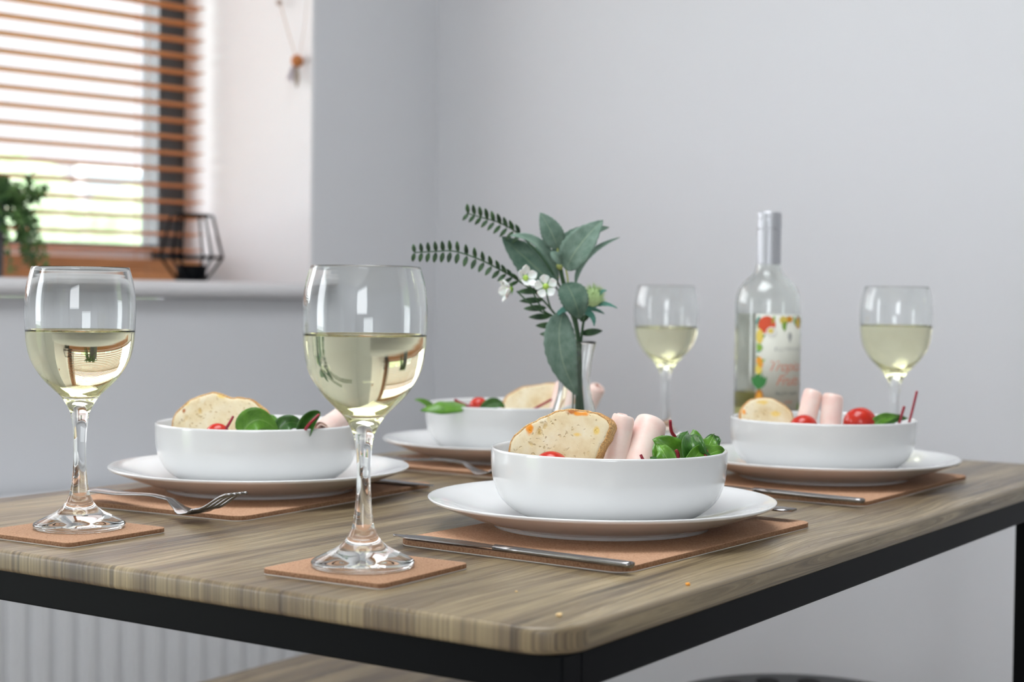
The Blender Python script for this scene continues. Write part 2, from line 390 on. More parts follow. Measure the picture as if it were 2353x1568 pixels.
# ================================================================= RADIATOR, BENCH, STOOL
RADM = M('white_radiator_enamel', (.66, .665, .68), .35)
rd = empty('radiator', wall(.95, -.02, .14)); rd.rotation_euler = (0, 0, math.atan2(-WD.y, -WD.x))
tag(rd, 'white ribbed panel radiator on the wall under the window', 'radiator')
bm = bmesh.new(); x0, x1, pit = -.70, .75, .040; nx = int((x1-x0)/pit*8); rows = []
for i in range(nx+1):
    x = x0 + (x1-x0)*i/nx; ph = ((x-x0)/pit) % 1
    yy = .070 + .013*max(0, min(1, (abs(ph-.5)*2-.40)*3))      # vertical pressed ribs
    rows.append((x, yy))
f0 = [bm.verts.new((x, y, 0.0)) for x, y in rows]; f1 = [bm.verts.new((x, y, .46)) for x, y in rows]
for i in range(nx): bm.faces.new((f0[i], f0[i+1], f1[i+1], f1[i]))
b0 = [bm.verts.new((x, .062, z)) for x, z in ((x0, 0), (x1, 0), (x1, .46), (x0, .46))]
bm.faces.new(b0); bm.faces.new([f0[0]] + [b0[0], b0[3]] + [f1[0]]); bm.faces.new([f0[-1], f1[-1], b0[2], b0[1]])
bm.faces.new(f1 + [b0[2], b0[3]]); bm.faces.new(f0[::-1] + [b0[0], b0[1]]); bmesh.ops.recalc_face_normals(bm, faces=bm.faces)
link('front_panel', bm, RADM, rd, smooth=False)
bm = bmesh.new(); box(bm, x0-.006, x1+.006, .0, .085, .462, .474); o = link('top_grille', bm, RADM, rd, smooth=False)
for xx in (x0-.008, x1+.002):
    bm = bmesh.new(); box(bm, xx, xx+.006, .0, .085, .0, .474); link('side_cover', bm, RADM, rd, smooth=False)
for xx in (x0+.06, x1-.06):
    bm = bmesh.new(); box(bm, xx-.015, xx+.015, -.018, .064, .05, .42); link('wall_bracket', bm, RADM, rd, smooth=False)
    bm = bmesh.new(); tube(bm, [(xx, .03, .02), (xx, .03, -.14)], .0075, 10); link('pipe', bm, RADM, rd)

def rail(name, bm_list, parent): pass
bn = empty('dining_bench', uv(.55, .815, 0) - Vector((0, 0, TZ)), UANG)
tag(bn, 'low wooden bench with black steel legs tucked under the window side of the table', 'bench')
bm = bmesh.new(); slab(bm, 1.02, .29, .02, .431, .45, .003); link('seat', bm, WOOD, bn)
bm = bmesh.new()
for x in (-.48, .455): box(bm, x, x+.025, -.13, .13, .406, .431)
for y in (-.13, .105): box(bm, -.455, .455, y, y+.025, .406, .431)
link('seat_frame', bm, BLACKM, bn, smooth=False)
for x in (-.48, .455):
    for y in (-.13, .105):
        bm = bmesh.new(); box(bm, x, x+.025, y, y+.025, 0, .406); link('leg', bm, BLACKM, bn, smooth=False)

DARKP = M('dark_grey_moulded_seat', (.035, .037, .04), .45)
st = empty('round_stool', (.352, 1.885, 0), .3)
tag(st, 'round dark grey stool with drilled seat tucked under the far table end', 'stool')
bm = bmesh.new(); lathe(bm, sprof([(0, .437), (.12, .438), (.165, .436), (.172, .443), (.168, .449), (.150, .450), (.10, .446), (0, .445)], 4), 48)
so_ = link('seat', bm, DARKP, st)
HOLE = M('hole_shade_black', (.004, .004, .004), .8)  # black discs stand in for the shade inside the seat's bolt holes
for k_ in range(5):
    a = PI/2 + (k_-2)*.42 - .12
    bm = bmesh.new(); lathe(bm, [(0, .4503), (.011, .4503), (.014, .4512), (.015, .4495)], 20)
    h_ = link('hole_disc', bm, HOLE, st); h_.location = (.125*math.cos(a), .125*math.sin(a), -.0005)
for k_ in range(4):
    a = PI/4 + k_*PI/2; bm = bmesh.new(); tube(bm, [(.10*math.cos(a), .10*math.sin(a), .437), (.155*math.cos(a), .155*math.sin(a), 0)], .011, 12); link('leg', bm, BLACKM, st)

# ================================================================= TABLE
TL, TW = 1.105, .695
tb = empty('dining_table', uv(TL/2, TW/2) - Vector((0, 0, TZ)), UANG)
tag(tb, 'rectangular table with grey-brown oak effect top and black steel frame laid for four', 'table')
bm = bmesh.new(); slab(bm, TL, TW, .030, TZ-.0155, TZ, .0035, n=10, nb=5); link('tabletop', bm, WOOD, tb)
I1, I2, FB = .010, .005, .0385               # frame inset at the ends and sides, frame bottom
xa, xb, ya, yb = -TL/2+I1, TL/2-I1, -TW/2+I2, TW/2-I2
for nm, q in (('end_rail', (xa, xa+.02, ya, yb)), ('end_rail', (xb-.02, xb, ya, yb)), ('side_rail', (xa+.02, xb-.02, ya, ya+.02)), ('side_rail', (xa+.02, xb-.02, yb-.02, yb))):
    bm = bmesh.new(); box(bm, *q, TZ-FB, TZ-.0155); o = link(nm, bm, BLACKM, tb, smooth=False); mod(o, 'BEVEL', width=.0012, segments=2)
lx = -TL/2 + .965
for x_, y_ in ((xa, ya), (xa, yb-.03), (lx, ya), (lx, yb-.03)):
    bm = bmesh.new(); box(bm, x_, x_+.03, y_, y_+.03, 0, TZ-FB); o = link('leg', bm, BLACKM, tb, smooth=False); mod(o, 'BEVEL', width=.0012, segments=2)

# ================================================================= MATS AND COASTERS
def board(name, u, v, su, sv, rad, th, rot, label, cat, group):
    bm = bmesh.new(); slab(bm, su, sv, rad, .0007, th, .0006, n=5, nb=3)
    bm.normal_update()
    for f_ in bm.faces:
        if abs(f_.normal.z) < .5: f_.material_index = 1
    o = link(name, bm, mats=[CORK, CORKE]); o.location = uv(u, v); o.rotation_euler = (0, 0, UANG - rot)
    bm = bmesh.new(); slab(bm, su-.0002, sv-.0002, rad, .0001, .0007, .0002, n=5, nb=1); link('white_backing', bm, BACKING, o)
    tag(o, label, cat, group); return o
def UVof(x, y):
    d = Vector((x, y, 0)) - Vector((K.x, K.y, 0)); return d.dot(U), d.dot(V)
gm = 'cork placemats'
MATS = {}
for key, (x, y, r_, lb) in dict(
    near=(.0802, 1.2109, .0361, 'cork placemat under the nearest plate at the right front of the table'),
    left=(-.2276, 1.4302, -.0695, 'cork placemat under the left plate, behind the left wine glass'),
    right=(.3114, 1.5721, .008, 'cork placemat under the far right plate, in front of the wine bottle'),
    back=(-.006, 1.7605, .0, 'cork placemat under the far plate behind the flower vase')).items():
    u_, v_ = UVof(x, y); MATS[key] = board('placemat', u_, v_, .2865, .1957, .013, .0046, r_, lb, 'placemat', gm)
gc = 'cork coasters under the wine glasses'
for key, (u_, v_, r_, lb) in dict(
    c=(*UVof(-.0933, 1.0371), -.03, 'square cork coaster at the front edge under the nearest wine glass'),
    l=(*UVof(-.3254, 1.1822), -.025, 'square cork coaster at the left under the left wine glass'),
    b=(1.048, .505, .0, 'square cork coaster at the far end under the glass left of the bottle'),
    r=(1.045, .195, .0, 'square cork coaster at the far right under the glass right of the bottle')).items():
    board('coaster', u_, v_, .0975, .0975, .006, .0041, r_, lb, 'coaster', gc)

# ================================================================= PLATES AND BOWLS
MT = .0046
plate_prof = sprof([(0, .0045), (.045, .0045), (.066, .0050), (.086, .0085), (.108, .0150), (.125, .0203), (.1335, .0222)], 5) + \
    [(.1348, .0221), (.1351, .0212), (.1343, .0200)] + sprof([(.1335, .0195), (.122, .0150), (.105, .0088), (.090, .0040), (.0845, .0022)], 4) + \
    [(.0842, .0002), (.0815, .0), (.0800, .0014), (.070, .0018), (0, .0018)]
bowl_prof = sprof([(0, .0055), (.045, .0058), (.066, .0085), (.080, .0175), (.0862, .030), (.0882, .044), (.0890, .0545)], 5) + \
    [(.0898, .0560), (.0908, .0562), (.0916, .0552)] + sprof([(.0916, .054), (.0913, .042), (.0895, .030), (.0835, .0165), (.0700, .0055), (.0560, .0015)], 5) + \
    [(.054, .0002), (.051, .0), (.0500, .0016), (0, .0016)]
bm = bmesh.new(); lathe(bm, plate_prof[::-1], 96); plate0 = link('dinner_plate', bm, PORC)
bm = bmesh.new(); lathe(bm, bowl_prof[::-1], 96); bowl0 = link('bowl', bm, PORC)
PL = dict(near=(.0710, 1.2343), left=(-.2275, 1.4438), right=(.315, 1.6017), back=(-.006, 1.7575))
BO = dict(near=(.0762, 1.2330), left=(-.2300, 1.4438), right=(.3120, 1.5900), back=(-.0035, 1.7575))
PLAB = dict(near='white round dinner plate nearest the camera, on the cork placemat with the knife in front', left='white round dinner plate at the left, behind the two near wine glasses',
            right='white round dinner plate at the far right, in front of the bottle', back='white round dinner plate at the far side, behind the flower vase')
BLAB = dict(near='white bowl nearest the camera holding bread, ham rolls and leaves', left='white bowl on the left plate holding a bread slice and green leaves',
            right='white bowl on the far right plate with two tomatoes in it', back='white bowl on the far plate with a leaf hanging over its rim')
for i, key in enumerate(PL):
    o = plate0 if i == 0 else plate0.copy(); b = bowl0 if i == 0 else bowl0.copy()
    if i: C.objects.link(o); C.objects.link(b)
    o.location = (*PL[key], TZ+MT); tag(o, PLAB[key], 'plate', 'white dinner plates')
    b.location = (*BO[key], TZ+MT+.0046); tag(b, BLAB[key], 'bowl', 'white salad bowls')
BZ = MT + .0046                              # underside of a bowl above the table
RIM = BZ + .0562

# ================================================================= WINE GLASSES
g_out = sprof([(.0336, .0022), (.0330, .0042), (.0262, .0078), (.0165, .0128), (.0108, .0185), (.0088, .0225)], 4) + \
        sprof([(.0079, .0245), (.0070, .0275), (.0059, .0350), (.0049, .0460), (.0045, .0605), (.0052, .0750), (.0067, .0850), (.0090, .0907), (.0135, .0980), (.0196, .1040), (.0277, .1124), (.0350, .1237), (.0386, .1350), (.0402, .1510), (.0405, .1680), (.0390, .1820), (.0357, .1948)], 4)
g_in = sprof([(0, .1000), (.0060, .1006), (.0120, .1035), (.0180, .1080), (.0258, .1160), (.0330, .1260), (.0371, .1370), (.0389, .1510), (.0393, .1680), (.0379, .1820), (.0348, .1946)], 5)
def inner_r(z):
    for (r0, z0), (r1, z1) in zip(g_in, g_in[1:]):
        if z0 <= z <= z1: return r0 + (r1-r0)*(z-z0)/(z1-z0)
def wine_glass(x, y, level, label, wlabel):
    root = empty('wine_glass', (x, y, TZ+.0042))
    tag(root, label, 'wine glass', 'stemmed wine glasses')
    bm = bmesh.new()
    up = [(inner_r(level), level)] + [p for p in g_in if p[1] > level]
    prof = [(0, .0016), (.020, .0010), (.031, .0), (.0334, .0008)] + g_out + [(.0354, .1954), (.0350, .1953)] + up[::-1]
    lathe(bm, prof, 72)
    split = .024
    o = link('glass_body', bm, GLASS, root)
    bm = bmesh.new(); dn = [p for p in g_in if p[1] < level - .0004] + [(inner_r(level), level)]
    rl = inner_r(level)
    top = [(rl-.0006, level-.0007), (rl-.0016, level-.0011), (rl-.004, level-.0013), (0, level-.0013)]
    lathe(bm, dn + top, 72, mi=[0]*(len(dn)-1) + [1]*len(top))
    wv = link('white_wine', bm, mats=[WINE_SIDE, WINE_TOP]); wv.location = (x, y, TZ+.0042)
    tag(wv, wlabel, 'wine', 'white wine in the glasses')
wine_glass(-.0954, 1.0325, .1515, 'stemmed wine glass in front at the centre, on the nearest coaster', 'pale white wine in the front centre glass')
wine_glass(-.3226, 1.1890, .1485, 'stemmed wine glass at the left edge, in front of the plant on the sill', 'pale white wine in the left glass')
p_ = uv(1.048, .505); wine_glass(.1940, 2.005, .1440, 'stemmed wine glass standing between the flowers and the bottle', 'pale white wine in the glass left of the bottle')
wine_glass(.4370, 1.812, .1520, 'stemmed wine glass at the far right of the bottle', 'pale white wine in the glass right of the bottle')

# ================================================================= BOTTLE
BX, BY = .2985, 1.86
bot = empty('wine_bottle', (BX, BY, TZ)); tag(bot, 'clear glass wine bottle with silver screw cap and tropical fruit label', 'bottle')
b_out = [(.0345, .001), (.0370, .003)] + sprof([(.0375, .007), (.0376, .06), (.0376, .12), (.0376, .172), (.0368, .186), (.0335, .1965), (.0265, .2055), (.0185, .2125), (.0150, .2190), (.0139, .2270), (.0136, .2400), (.0134, .2780)], 4)
b_in = [(0, .016), (.012, .013), (.024, .007), (.032, .0055)] + sprof([(.0350, .010), (.0353, .06), (.0353, .12), (.0353, .172), (.0345, .185), (.0312, .195), (.0242, .2035), (.0163, .2105), (.0128, .2175), (.0115, .2270), (.0112, .2400), (.0110, .2780)], 4)
lv = .0765
def rin(z):
    for (r0, z0), (r1, z1) in zip(b_in, b_in[1:]):
        if z0 <= z <= z1 and z1 > z0: return r0 + (r1-r0)*(z-z0)/(z1-z0)
bm = bmesh.new(); upi = [(rin(lv), lv)] + [p for i_, p in enumerate(b_in) if p[1] > lv]
lathe(bm, [(0, .010), (.018, .006), (.030, .0)] + b_out + upi[::-1], 64); link('glass_body', bm, BGLASS, bot)
bm = bmesh.new(); dn = [p for p in b_in if p[1] < lv-.0003] + [(rin(lv), lv)]
lathe(bm, dn + [(rin(lv)-.002, lv-.0008), (0, lv-.0008)], 64, mi=[0]*(len(dn)-1) + [1]*2)
wv = link('white_wine', bm, mats=[BWINE_SIDE, WINE_TOP]); wv.location = (BX, BY, TZ); tag(wv, 'remaining white wine low inside the clear bottle', 'wine')
CAP = M('silver_grey_capsule', (.50, .51, .54), .38, .55)
bm = bmesh.new(); lathe(bm, [(.0141, .2245), (.0141, .2645), (.0137, .2650), (.0137, .2656), (.0143, .2662), (.0143, .2760), (.0140, .2766), (.0140, .2772), (.0143, .2778), (.0143, .2838), (.0134, .2852), (0, .2854)], 48); link('screw_cap', bm, CAP, bot, smooth=False)
LABEL = M('cream_paper_label', (.70, .70, .62), .6)
PAPER = bpy.data.materials.new('thin_back_label_paper'); PAPER.use_nodes = True; nt_ = PAPER.node_tree; nt_.nodes.clear()
d1, d2, mx, ou = (nt_.nodes.new(t) for t in ('ShaderNodeBsdfDiffuse', 'ShaderNodeBsdfTranslucent', 'ShaderNodeMixShader', 'ShaderNodeOutputMaterial'))
d1.inputs[0].default_value = d2.inputs[0].default_value = (.82, .83, .78, 1); mx.inputs[0].default_value = .78
nt_.links.new(d1.outputs[0], mx.inputs[1]); nt_.links.new(d2.outputs[0], mx.inputs[2]); nt_.links.new(mx.outputs[0], ou.inputs[0])
LA = math.radians(-90+29)                    # direction the label faces
LR = .0378
def wrapuv(u_, v_, r=LR): a = LA + u_/LR; return Vector((r*math.cos(a), r*math.sin(a), v_))
def band(hw, z0, z1, cen, r, m, name, parent=bot):
    b = bmesh.new(); n_ = 28; rows = []
    for i in range(n_+1):
        a = cen + (-1 + 2*i/n_)*hw/LR
        rows.append([b.verts.new((q*math.cos(a), q*math.sin(a), z)) for q, z in ((r, z0), (r, z1), (r-.00015, z1), (r-.00015, z0))])
    for i in range(n_):
        for k_ in range(4): b.faces.new((rows[i][k_], rows[i+1][k_], rows[i+1][(k_+1) % 4], rows[i][(k_+1) % 4]))
    b.faces.new(rows[0]); b.faces.new(rows[-1][::-1]); bmesh.ops.recalc_face_normals(b, faces=b.faces)
    return link(name, b, m, parent)
lab = band(.0385, .053, .1665, LA, LR, LABEL, 'front_label')
band(.034, .056, .1665, LA + PI, LR, PAPER, 'back_label')
def patch(pts, m, r):
    """flat printed shape wrapped on the label; a fan of small quads keeps it on the curve"""
    b = bmesh.new(); cx = sum(p[0] for p in pts)/len(pts); cy = sum(p[1] for p in pts)/len(pts)
    prev = [b.verts.new(wrapuv(x, y, r)) for x, y in pts]
    for f_ in (.6, .2):
        cur = [b.verts.new(wrapuv(cx+(x-cx)*f_, cy+(y-cy)*f_, r)) for x, y in pts]
        for i in range(len(pts)): j = (i+1) % len(pts); b.faces.new((prev[i], prev[j], cur[j], cur[i]))
        prev = cur
    b.faces.new(prev); bmesh.ops.recalc_face_normals(b, faces=b.faces)
    return b
ART = {}
def artmat(key, col):
    if key not in ART: ART[key] = M('label_ink_' + key, col, .6)
    return ART[key]
inks = dict(red=(.72, .09, .03), green=(.04, .22, .05), lime=(.25, .45, .06), yellow=(.80, .62, .12), orange=(.80, .35, .03), teal=(.06, .30, .24), brown=(.40, .16, .03), white=(.85, .84, .78))
order = list(inks); mats_ = [artmat(k_, inks[k_]) for k_ in order]
bmA = bmesh.new(); lvl = [LR + .00012]
def addart(pts, key):
    lvl[0] += .000006
    b = patch(pts, None, lvl[0]); me = bpy.data.meshes.new('tmp'); b.to_mesh(me); b.free()
    i0 = len(bmA.faces); bmA.from_mesh(me); bmA.faces.ensure_lookup_table()
    for f_ in bmA.faces[i0:]: f_.material_index = order.index(key)
    bpy.data.meshes.remove(me)
def blob(cx, cy, rx, ry, key, n_=18, wob=.0): addart([(cx + rx*math.cos(2*PI*i/n_)*(1+wob*math.sin(i*2.3)), cy + ry*math.sin(2*PI*i/n_)*(1+wob*math.sin(i*2.3))) for i in range(n_)], key)
def leafart(x0_, y0_, x1_, y1_, wd, key):
    d = Vector((x1_-x0_, y1_-y0_)); q = Vector((-d.y, d.x)).normalized()*wd
    pts = [(x0_ + d.x*t + q.x*math.sin(PI*t)*s_, y0_ + d.y*t + q.y*math.sin(PI*t)*s_) for s_, ts in ((1, (0, .2, .4, .6, .8, 1)), (-1, (.8, .6, .4, .2))) for t in ts]
    addart(pts, key)
T_, Lf, Rt, Bt = .1655, -.038, .038, .054
for s_ in (-1, 1):
    for i in range(7):
        yy = .150 - i*.014
        leafart(s_*.038, yy, s_*(.030 - .003*(i % 2)), yy+.007, .0022, ('lime', 'green', 'teal')[i % 3])
        leafart(s_*.038, yy-.003, s_*.031, yy-.010, .002, ('teal', 'lime', 'green')[i % 3])
for i in range(9):
    x_ = -.034 + i*.0085; leafart(x_, T_, x_+.004*((i % 2)*2-1), T_-.012, .002, ('teal', 'green', 'lime')[i % 3])
blob(-.026, .1545, .0100, .0100, 'red'); blob(-.0205, .1465, .0062, .0056, 'white'); blob(-.0215, .1475, .0032, .003, 'yellow')
blob(-.0065, .160, .0050, .0045, 'yellow'); blob(.002, .161, .0048, .0035, 'orange'); blob(.019, .157, .0062, .0068, 'orange'); blob(.0185, .1565, .0045, .005, 'yellow')
leafart(-.006, .159, -.005, .147, .0028, 'lime'); blob(-.034, .141, .0042, .0085, 'yellow'); blob(-.034, .128, .0036, .004, 'lime')
blob(-.034, .113, .0038, .0045, 'orange'); blob(-.0345, .103, .0042, .0055, 'yellow'); blob(-.0325, .109, .003, .004, 'orange')
for a_ in (-.6, -.3, 0, .3, .6): leafart(-.034, .080, -.034+.016*math.sin(a_), .080+.018*math.cos(a_), .0032, 'green')
blob(-.0335, .0700, .0052, .0105, 'brown'); blob(-.0335, .0695, .0036, .008, 'orange'); blob(.034, .085, .003, .012, 'red'); blob(.034, .125, .0028, .009, 'brown'); blob(.032, .060, .0038, .008, 'brown')
leafart(.018, .056, .026, .064, .003, 'lime'); leafart(-.02, .056, -.012, .063, .003, 'lime')
link('fruit_artwork', bmA, None, lab, mats=mats_)
def label_text(txt, size, u_, v_, col, shear=0., sp=1., name='lettering'):
    cu = bpy.data.curves.new('txt', 'FONT'); cu.body = txt; cu.size = size; cu.align_x = 'CENTER'; cu.shear = shear; cu.space_character = sp; cu.resolution_u = 3
    o = bpy.data.objects.new('txt', cu); C.objects.link(o); dg = bpy.context.evaluated_depsgraph_get(); me = bpy.data.meshes.new_from_object(o.evaluated_get(dg))
    bpy.data.objects.remove(o); b = bmesh.new(); b.from_mesh(me); bpy.data.meshes.remove(me)
    for v__ in b.verts: v__.co = wrapuv(v__.co.x + u_, v__.co.y + v_, LR + .00022)
    return link(name, b, col, lab, smooth=False)
CORAL = M('coral_ink', (.75, .30, .20), .6); GREYI = M('grey_ink', (.38, .39, .38), .6)
label_text('ELLYWOOD', .0062, .003, .1245, GREYI, 0, 1.25)
label_text('Tropical', .0168, .000, .1015, CORAL, .45, .92); label_text('Fruits', .0168, .002, .0850, CORAL, .45, .92)
label_text('FRUITY WHITE', .0052, .002, .0735, M('dark_ink', (.12, .15, .13), .6), 0, 1.0); label_text('WINE', .0045, .002, .0640, CORAL)
b = patch([(.003+.0035*math.cos(a)*(.6 if math.sin(a) < 0 else 1), .140+.006*math.sin(a)) for a in [2*PI*i/16 for i in range(16)]], None, LR+.0002); link('emblem', b, M('pale_grey_ink', (.52, .53, .51), .6), lab)

# ================================================================= CUTLERY
def ribbon(bm, secs, th):
    """secs: (x, y0, y1, z) sections; closed flat bar of thickness th"""
    rows = []
    for x, y0, y1, z in secs: rows.append([bm.verts.new((x, y0, z)), bm.verts.new((x, (y0+y1)/2, z+th*.35)), bm.verts.new((x, y1, z)), bm.verts.new((x, y1, z-th*.6)), bm.verts.new((x, (y0+y1)/2, z-th)), bm.verts.new((x, y0, z-th*.6))])
    for a, b in zip(rows, rows[1:]):
        for k_ in range(6): bm.faces.new((a[k_], b[k_], b[(k_+1) % 6], a[(k_+1) % 6]))
    bm.faces.new(rows[0]); bm.faces.new(rows[-1][::-1]); bmesh.ops.recalc_face_normals(bm, faces=bm.faces)
def interp(tab, x):
    for a, b in zip(tab, tab[1:]):
        if a[0] <= x <= b[0]:
            t = (x-a[0])/(b[0]-a[0]); t = t*t*(3-2*t)
            return [a[i]+(b[i]-a[i])*t for i in range(1, len(a))]
    return list(tab[-1][1:])
ft = [(0, .0070, .0095), (.004, .0105, .0093), (.03, .0095, .0095), (.085, .0040, .0120), (.105, .0033, .0108), (.118, .0060, .0050), (.128, .0110, .0022), (.138, .0125, .0030), (.150, .0122, .0075), (.190, .0112, .0225)]
def fork(loc, ang, label):
    root = empty('fork', loc, ang); tag(root, label, 'fork', 'steel forks')
    bm = bmesh.new(); xs = [0, .002, .004] + [.01+i*.006 for i in range(24)]
    ribbon(bm, [(x, -interp(ft, x)[0], interp(ft, x)[0], interp(ft, x)[1]+.0012) for x in xs if x <= .1482], .0022); link('handle', bm, STEEL, root)
    for k_ in range(4):
        yc = (-1.5+k_)*.0064
        bm = bmesh.new(); secs = []
        for i in range(9):
            x = .1450 + .0455*i/8; wz = interp(ft, x)[1]+.0012; hw = .0021*(1-.45*i/8); secs.append((x, yc*(1-.02*i)-hw, yc*(1-.02*i)+hw, wz))
        ribbon(bm, secs, .0019); link('tine', bm, STEEL, root)
    return root
def fork_to(u0, v0, u1, v1, z, label):
    a = uv(u0, v0); b = uv(u1, v1); d = b-a
    return fork((a.x, a.y, TZ+z), math.atan2(d.y, d.x), label)
fork_to(.199, .592, .177, .408, MT-.0008, 'steel fork with raised tines in front of the left plate')
fork_to(.577, .577, .571, .39, MT-.0008, 'steel fork with raised tines in front of the far plate behind the vase')
fork_to(.455, .066, .487, .257, MT-.0008, 'steel fork with its handle end showing right of the nearest plate')
fork_to(.902, .079, .932, .268, MT-.0008, 'steel fork with its handle end showing right of the far right plate')
def knife(loc, ang, label):
    root = empty('knife', loc, ang); tag(root, label, 'knife', 'steel knives')
    bm = bmesh.new()
    ribbon(bm, [(x, -w_, w_, .0034) for x, w_ in ((0, .0035), (.002, .0046), (.006, .0050), (.04, .0047), (.09, .0037), (.112, .0034))], .0034); link('handle', bm, STEEL, root)
    bm = bmesh.new(); secs = []
    for i in range(46):
        x = .110 + .094*i/45; t = (x-.110)/.094
        back = .0036 + .0022*math.sin(min(t*3, 1)*PI/2) - (.006*max(0, (t-.80)/.20)**2.2)
        edge = -.0036 - .0052*math.sin(min(t*2.2, 1)*PI/2) + (.0093*max(0, (t-.70)/.30)**2.0)
        if .18 < t < .62 and i % 2: edge += .0006      # serrations
        secs.append((x, edge, max(back, edge+.0006), .0030 - .0006*t))
    ribbon(bm, secs, .0014); link('blade', bm, STEEL, root, smooth=False)
    return root
def knife_to(u0, v0, u1, v1, label):
    a = uv(u0, v0); b = uv(u1, v1); d = b-a; knife((a.x, a.y, TZ+MT+.0003), math.atan2(d.y, d.x), label)
knife_to(.179, .057, .189, .262, 'steel knife lying on the nearest placemat in front of its plate')
knife_to(.468, .625, .454, .423, 'steel knife with its tip showing right of the left plate')
knife_to(.601, .063, .628, .266, 'steel knife in front of the far right plate')

# crumbs
CRUMB = M('bread_crumb', (.80, .58, .30), .9)
for i, (u_, v_, r_, lb, cc) in enumerate(((.037, .024, .0020, 'pale bread crumb at the front corner of the table', None), (.170, .0115, .0017, 'orange bread crumb on the right edge of the table', (.85, .36, .05)), (.085, .085, .0008, 'tiny bread crumb on bare wood between coaster and table corner', None))):
    bm = bmesh.new(); bmesh.ops.create_icosphere(bm, subdivisions=2, radius=r_)
    for v__ in bm.verts: v__.co *= 1 + .35*mnoise.noise(v__.co*900+Vector((i*3, 0, 0))); v__.co.z = v__.co.z*.6
    o = link('crumb', bm, CRUMB if cc is None else M('toasted_crumb', cc, .8)); o.location = uv(u_, v_, r_*.5); tag(o, lb, 'crumb')

# ================================================================= FOOD
def breadmat(name, spots):
    m = M(name, (.80, .66, .42), .85, spec=.2); n = N(m); o = n.tc.outputs['Object']
    a = n.noise(o, 55, 5, .6); 
    wv_ = n.n('ShaderNodeVectorMath'); wv_.operation = 'SCALE'; tn = n.n('ShaderNodeTexNoise'); tn.inputs['Scale'].default_value = 130; tn.inputs['Detail'].default_value = 3
    n.l(o, tn.inputs['Vector']); n.l(tn.outputs['Color'], wv_.inputs[0]); wv_.inputs['Scale'].default_value = .009
    ad = n.n('ShaderNodeVectorMath'); ad.operation = 'ADD'; n.l(o, ad.inputs[0]); n.l(wv_.outputs[0], ad.inputs[1]); oo = ad.outputs[0]
    v_ = n.vor(oo, 230); v2 = n.vor(oo, 95)
    c = n.ramp(a, [(.3, (.70, .54, .30)), (.5, (.80, .68, .45)), (.7, (.86, .78, .60))])
    pores = n.math('MULTIPLY', n.ramp(v_, [(.12, 1.0), (.30, 0.0)]), n.ramp(n.noise(o, 90, 2), [(.38, 0.0), (.55, 1.0)]))
    big = n.math('MULTIPLY', n.ramp(v2, [(.10, 1.0), (.32, 0.0)]), n.ramp(n.noise(o, 38, 1), [(.56, 0.0), (.66, 1.0)]))
    c = n.mix(n.math('MULTIPLY', pores, .6), c, (.56, .40, .19)); c = n.mix(n.math('MULTIPLY', big, .75), c, (.60, .38, .10))
    for (sx_, sz_, r_, kx, kz, col) in spots:
        mp = n.mapping((1/(r_*kx), 0, 1/(r_*kz)), loc=(-sx_/(r_*kx), 0, -sz_/(r_*kz)))
        g = n.n('ShaderNodeVectorMath'); g.operation = 'LENGTH'; n.l(mp, g.inputs[0])
        f = n.math('ADD', g.outputs[1], n.math('MULTIPLY', n.math('SUBTRACT', n.noise(o, 160, 3), .5), 1.2))
        c = n.mix(n.ramp(f, [(.45, .9), (1.0, 0.0)]), c, col)
    n.col(c); n.bump(n.math('SUBTRACT', n.math('MULTIPLY', a, .5), n.math('ADD', pores, big)), .7, .0008)
    return m
def crustmat():
    m = M('bread_crust', (.55, .30, .11), .8); n = N(m); o = n.tc.outputs['Object']
    c = n.ramp(n.noise(o, 60, 4), [(.3, (.50, .22, .06)), (.55, (.74, .43, .16)), (.75, (.82, .58, .28))])
    c = n.mix(n.ramp(n.noise(o, 900, 2), [(.48, 0.0), (.58, .6)]), c, (.22, .10, .05)); n.col(c); n.bump(n.noise(o, 700, 3), .8, .0008); return m
CRUST = crustmat()
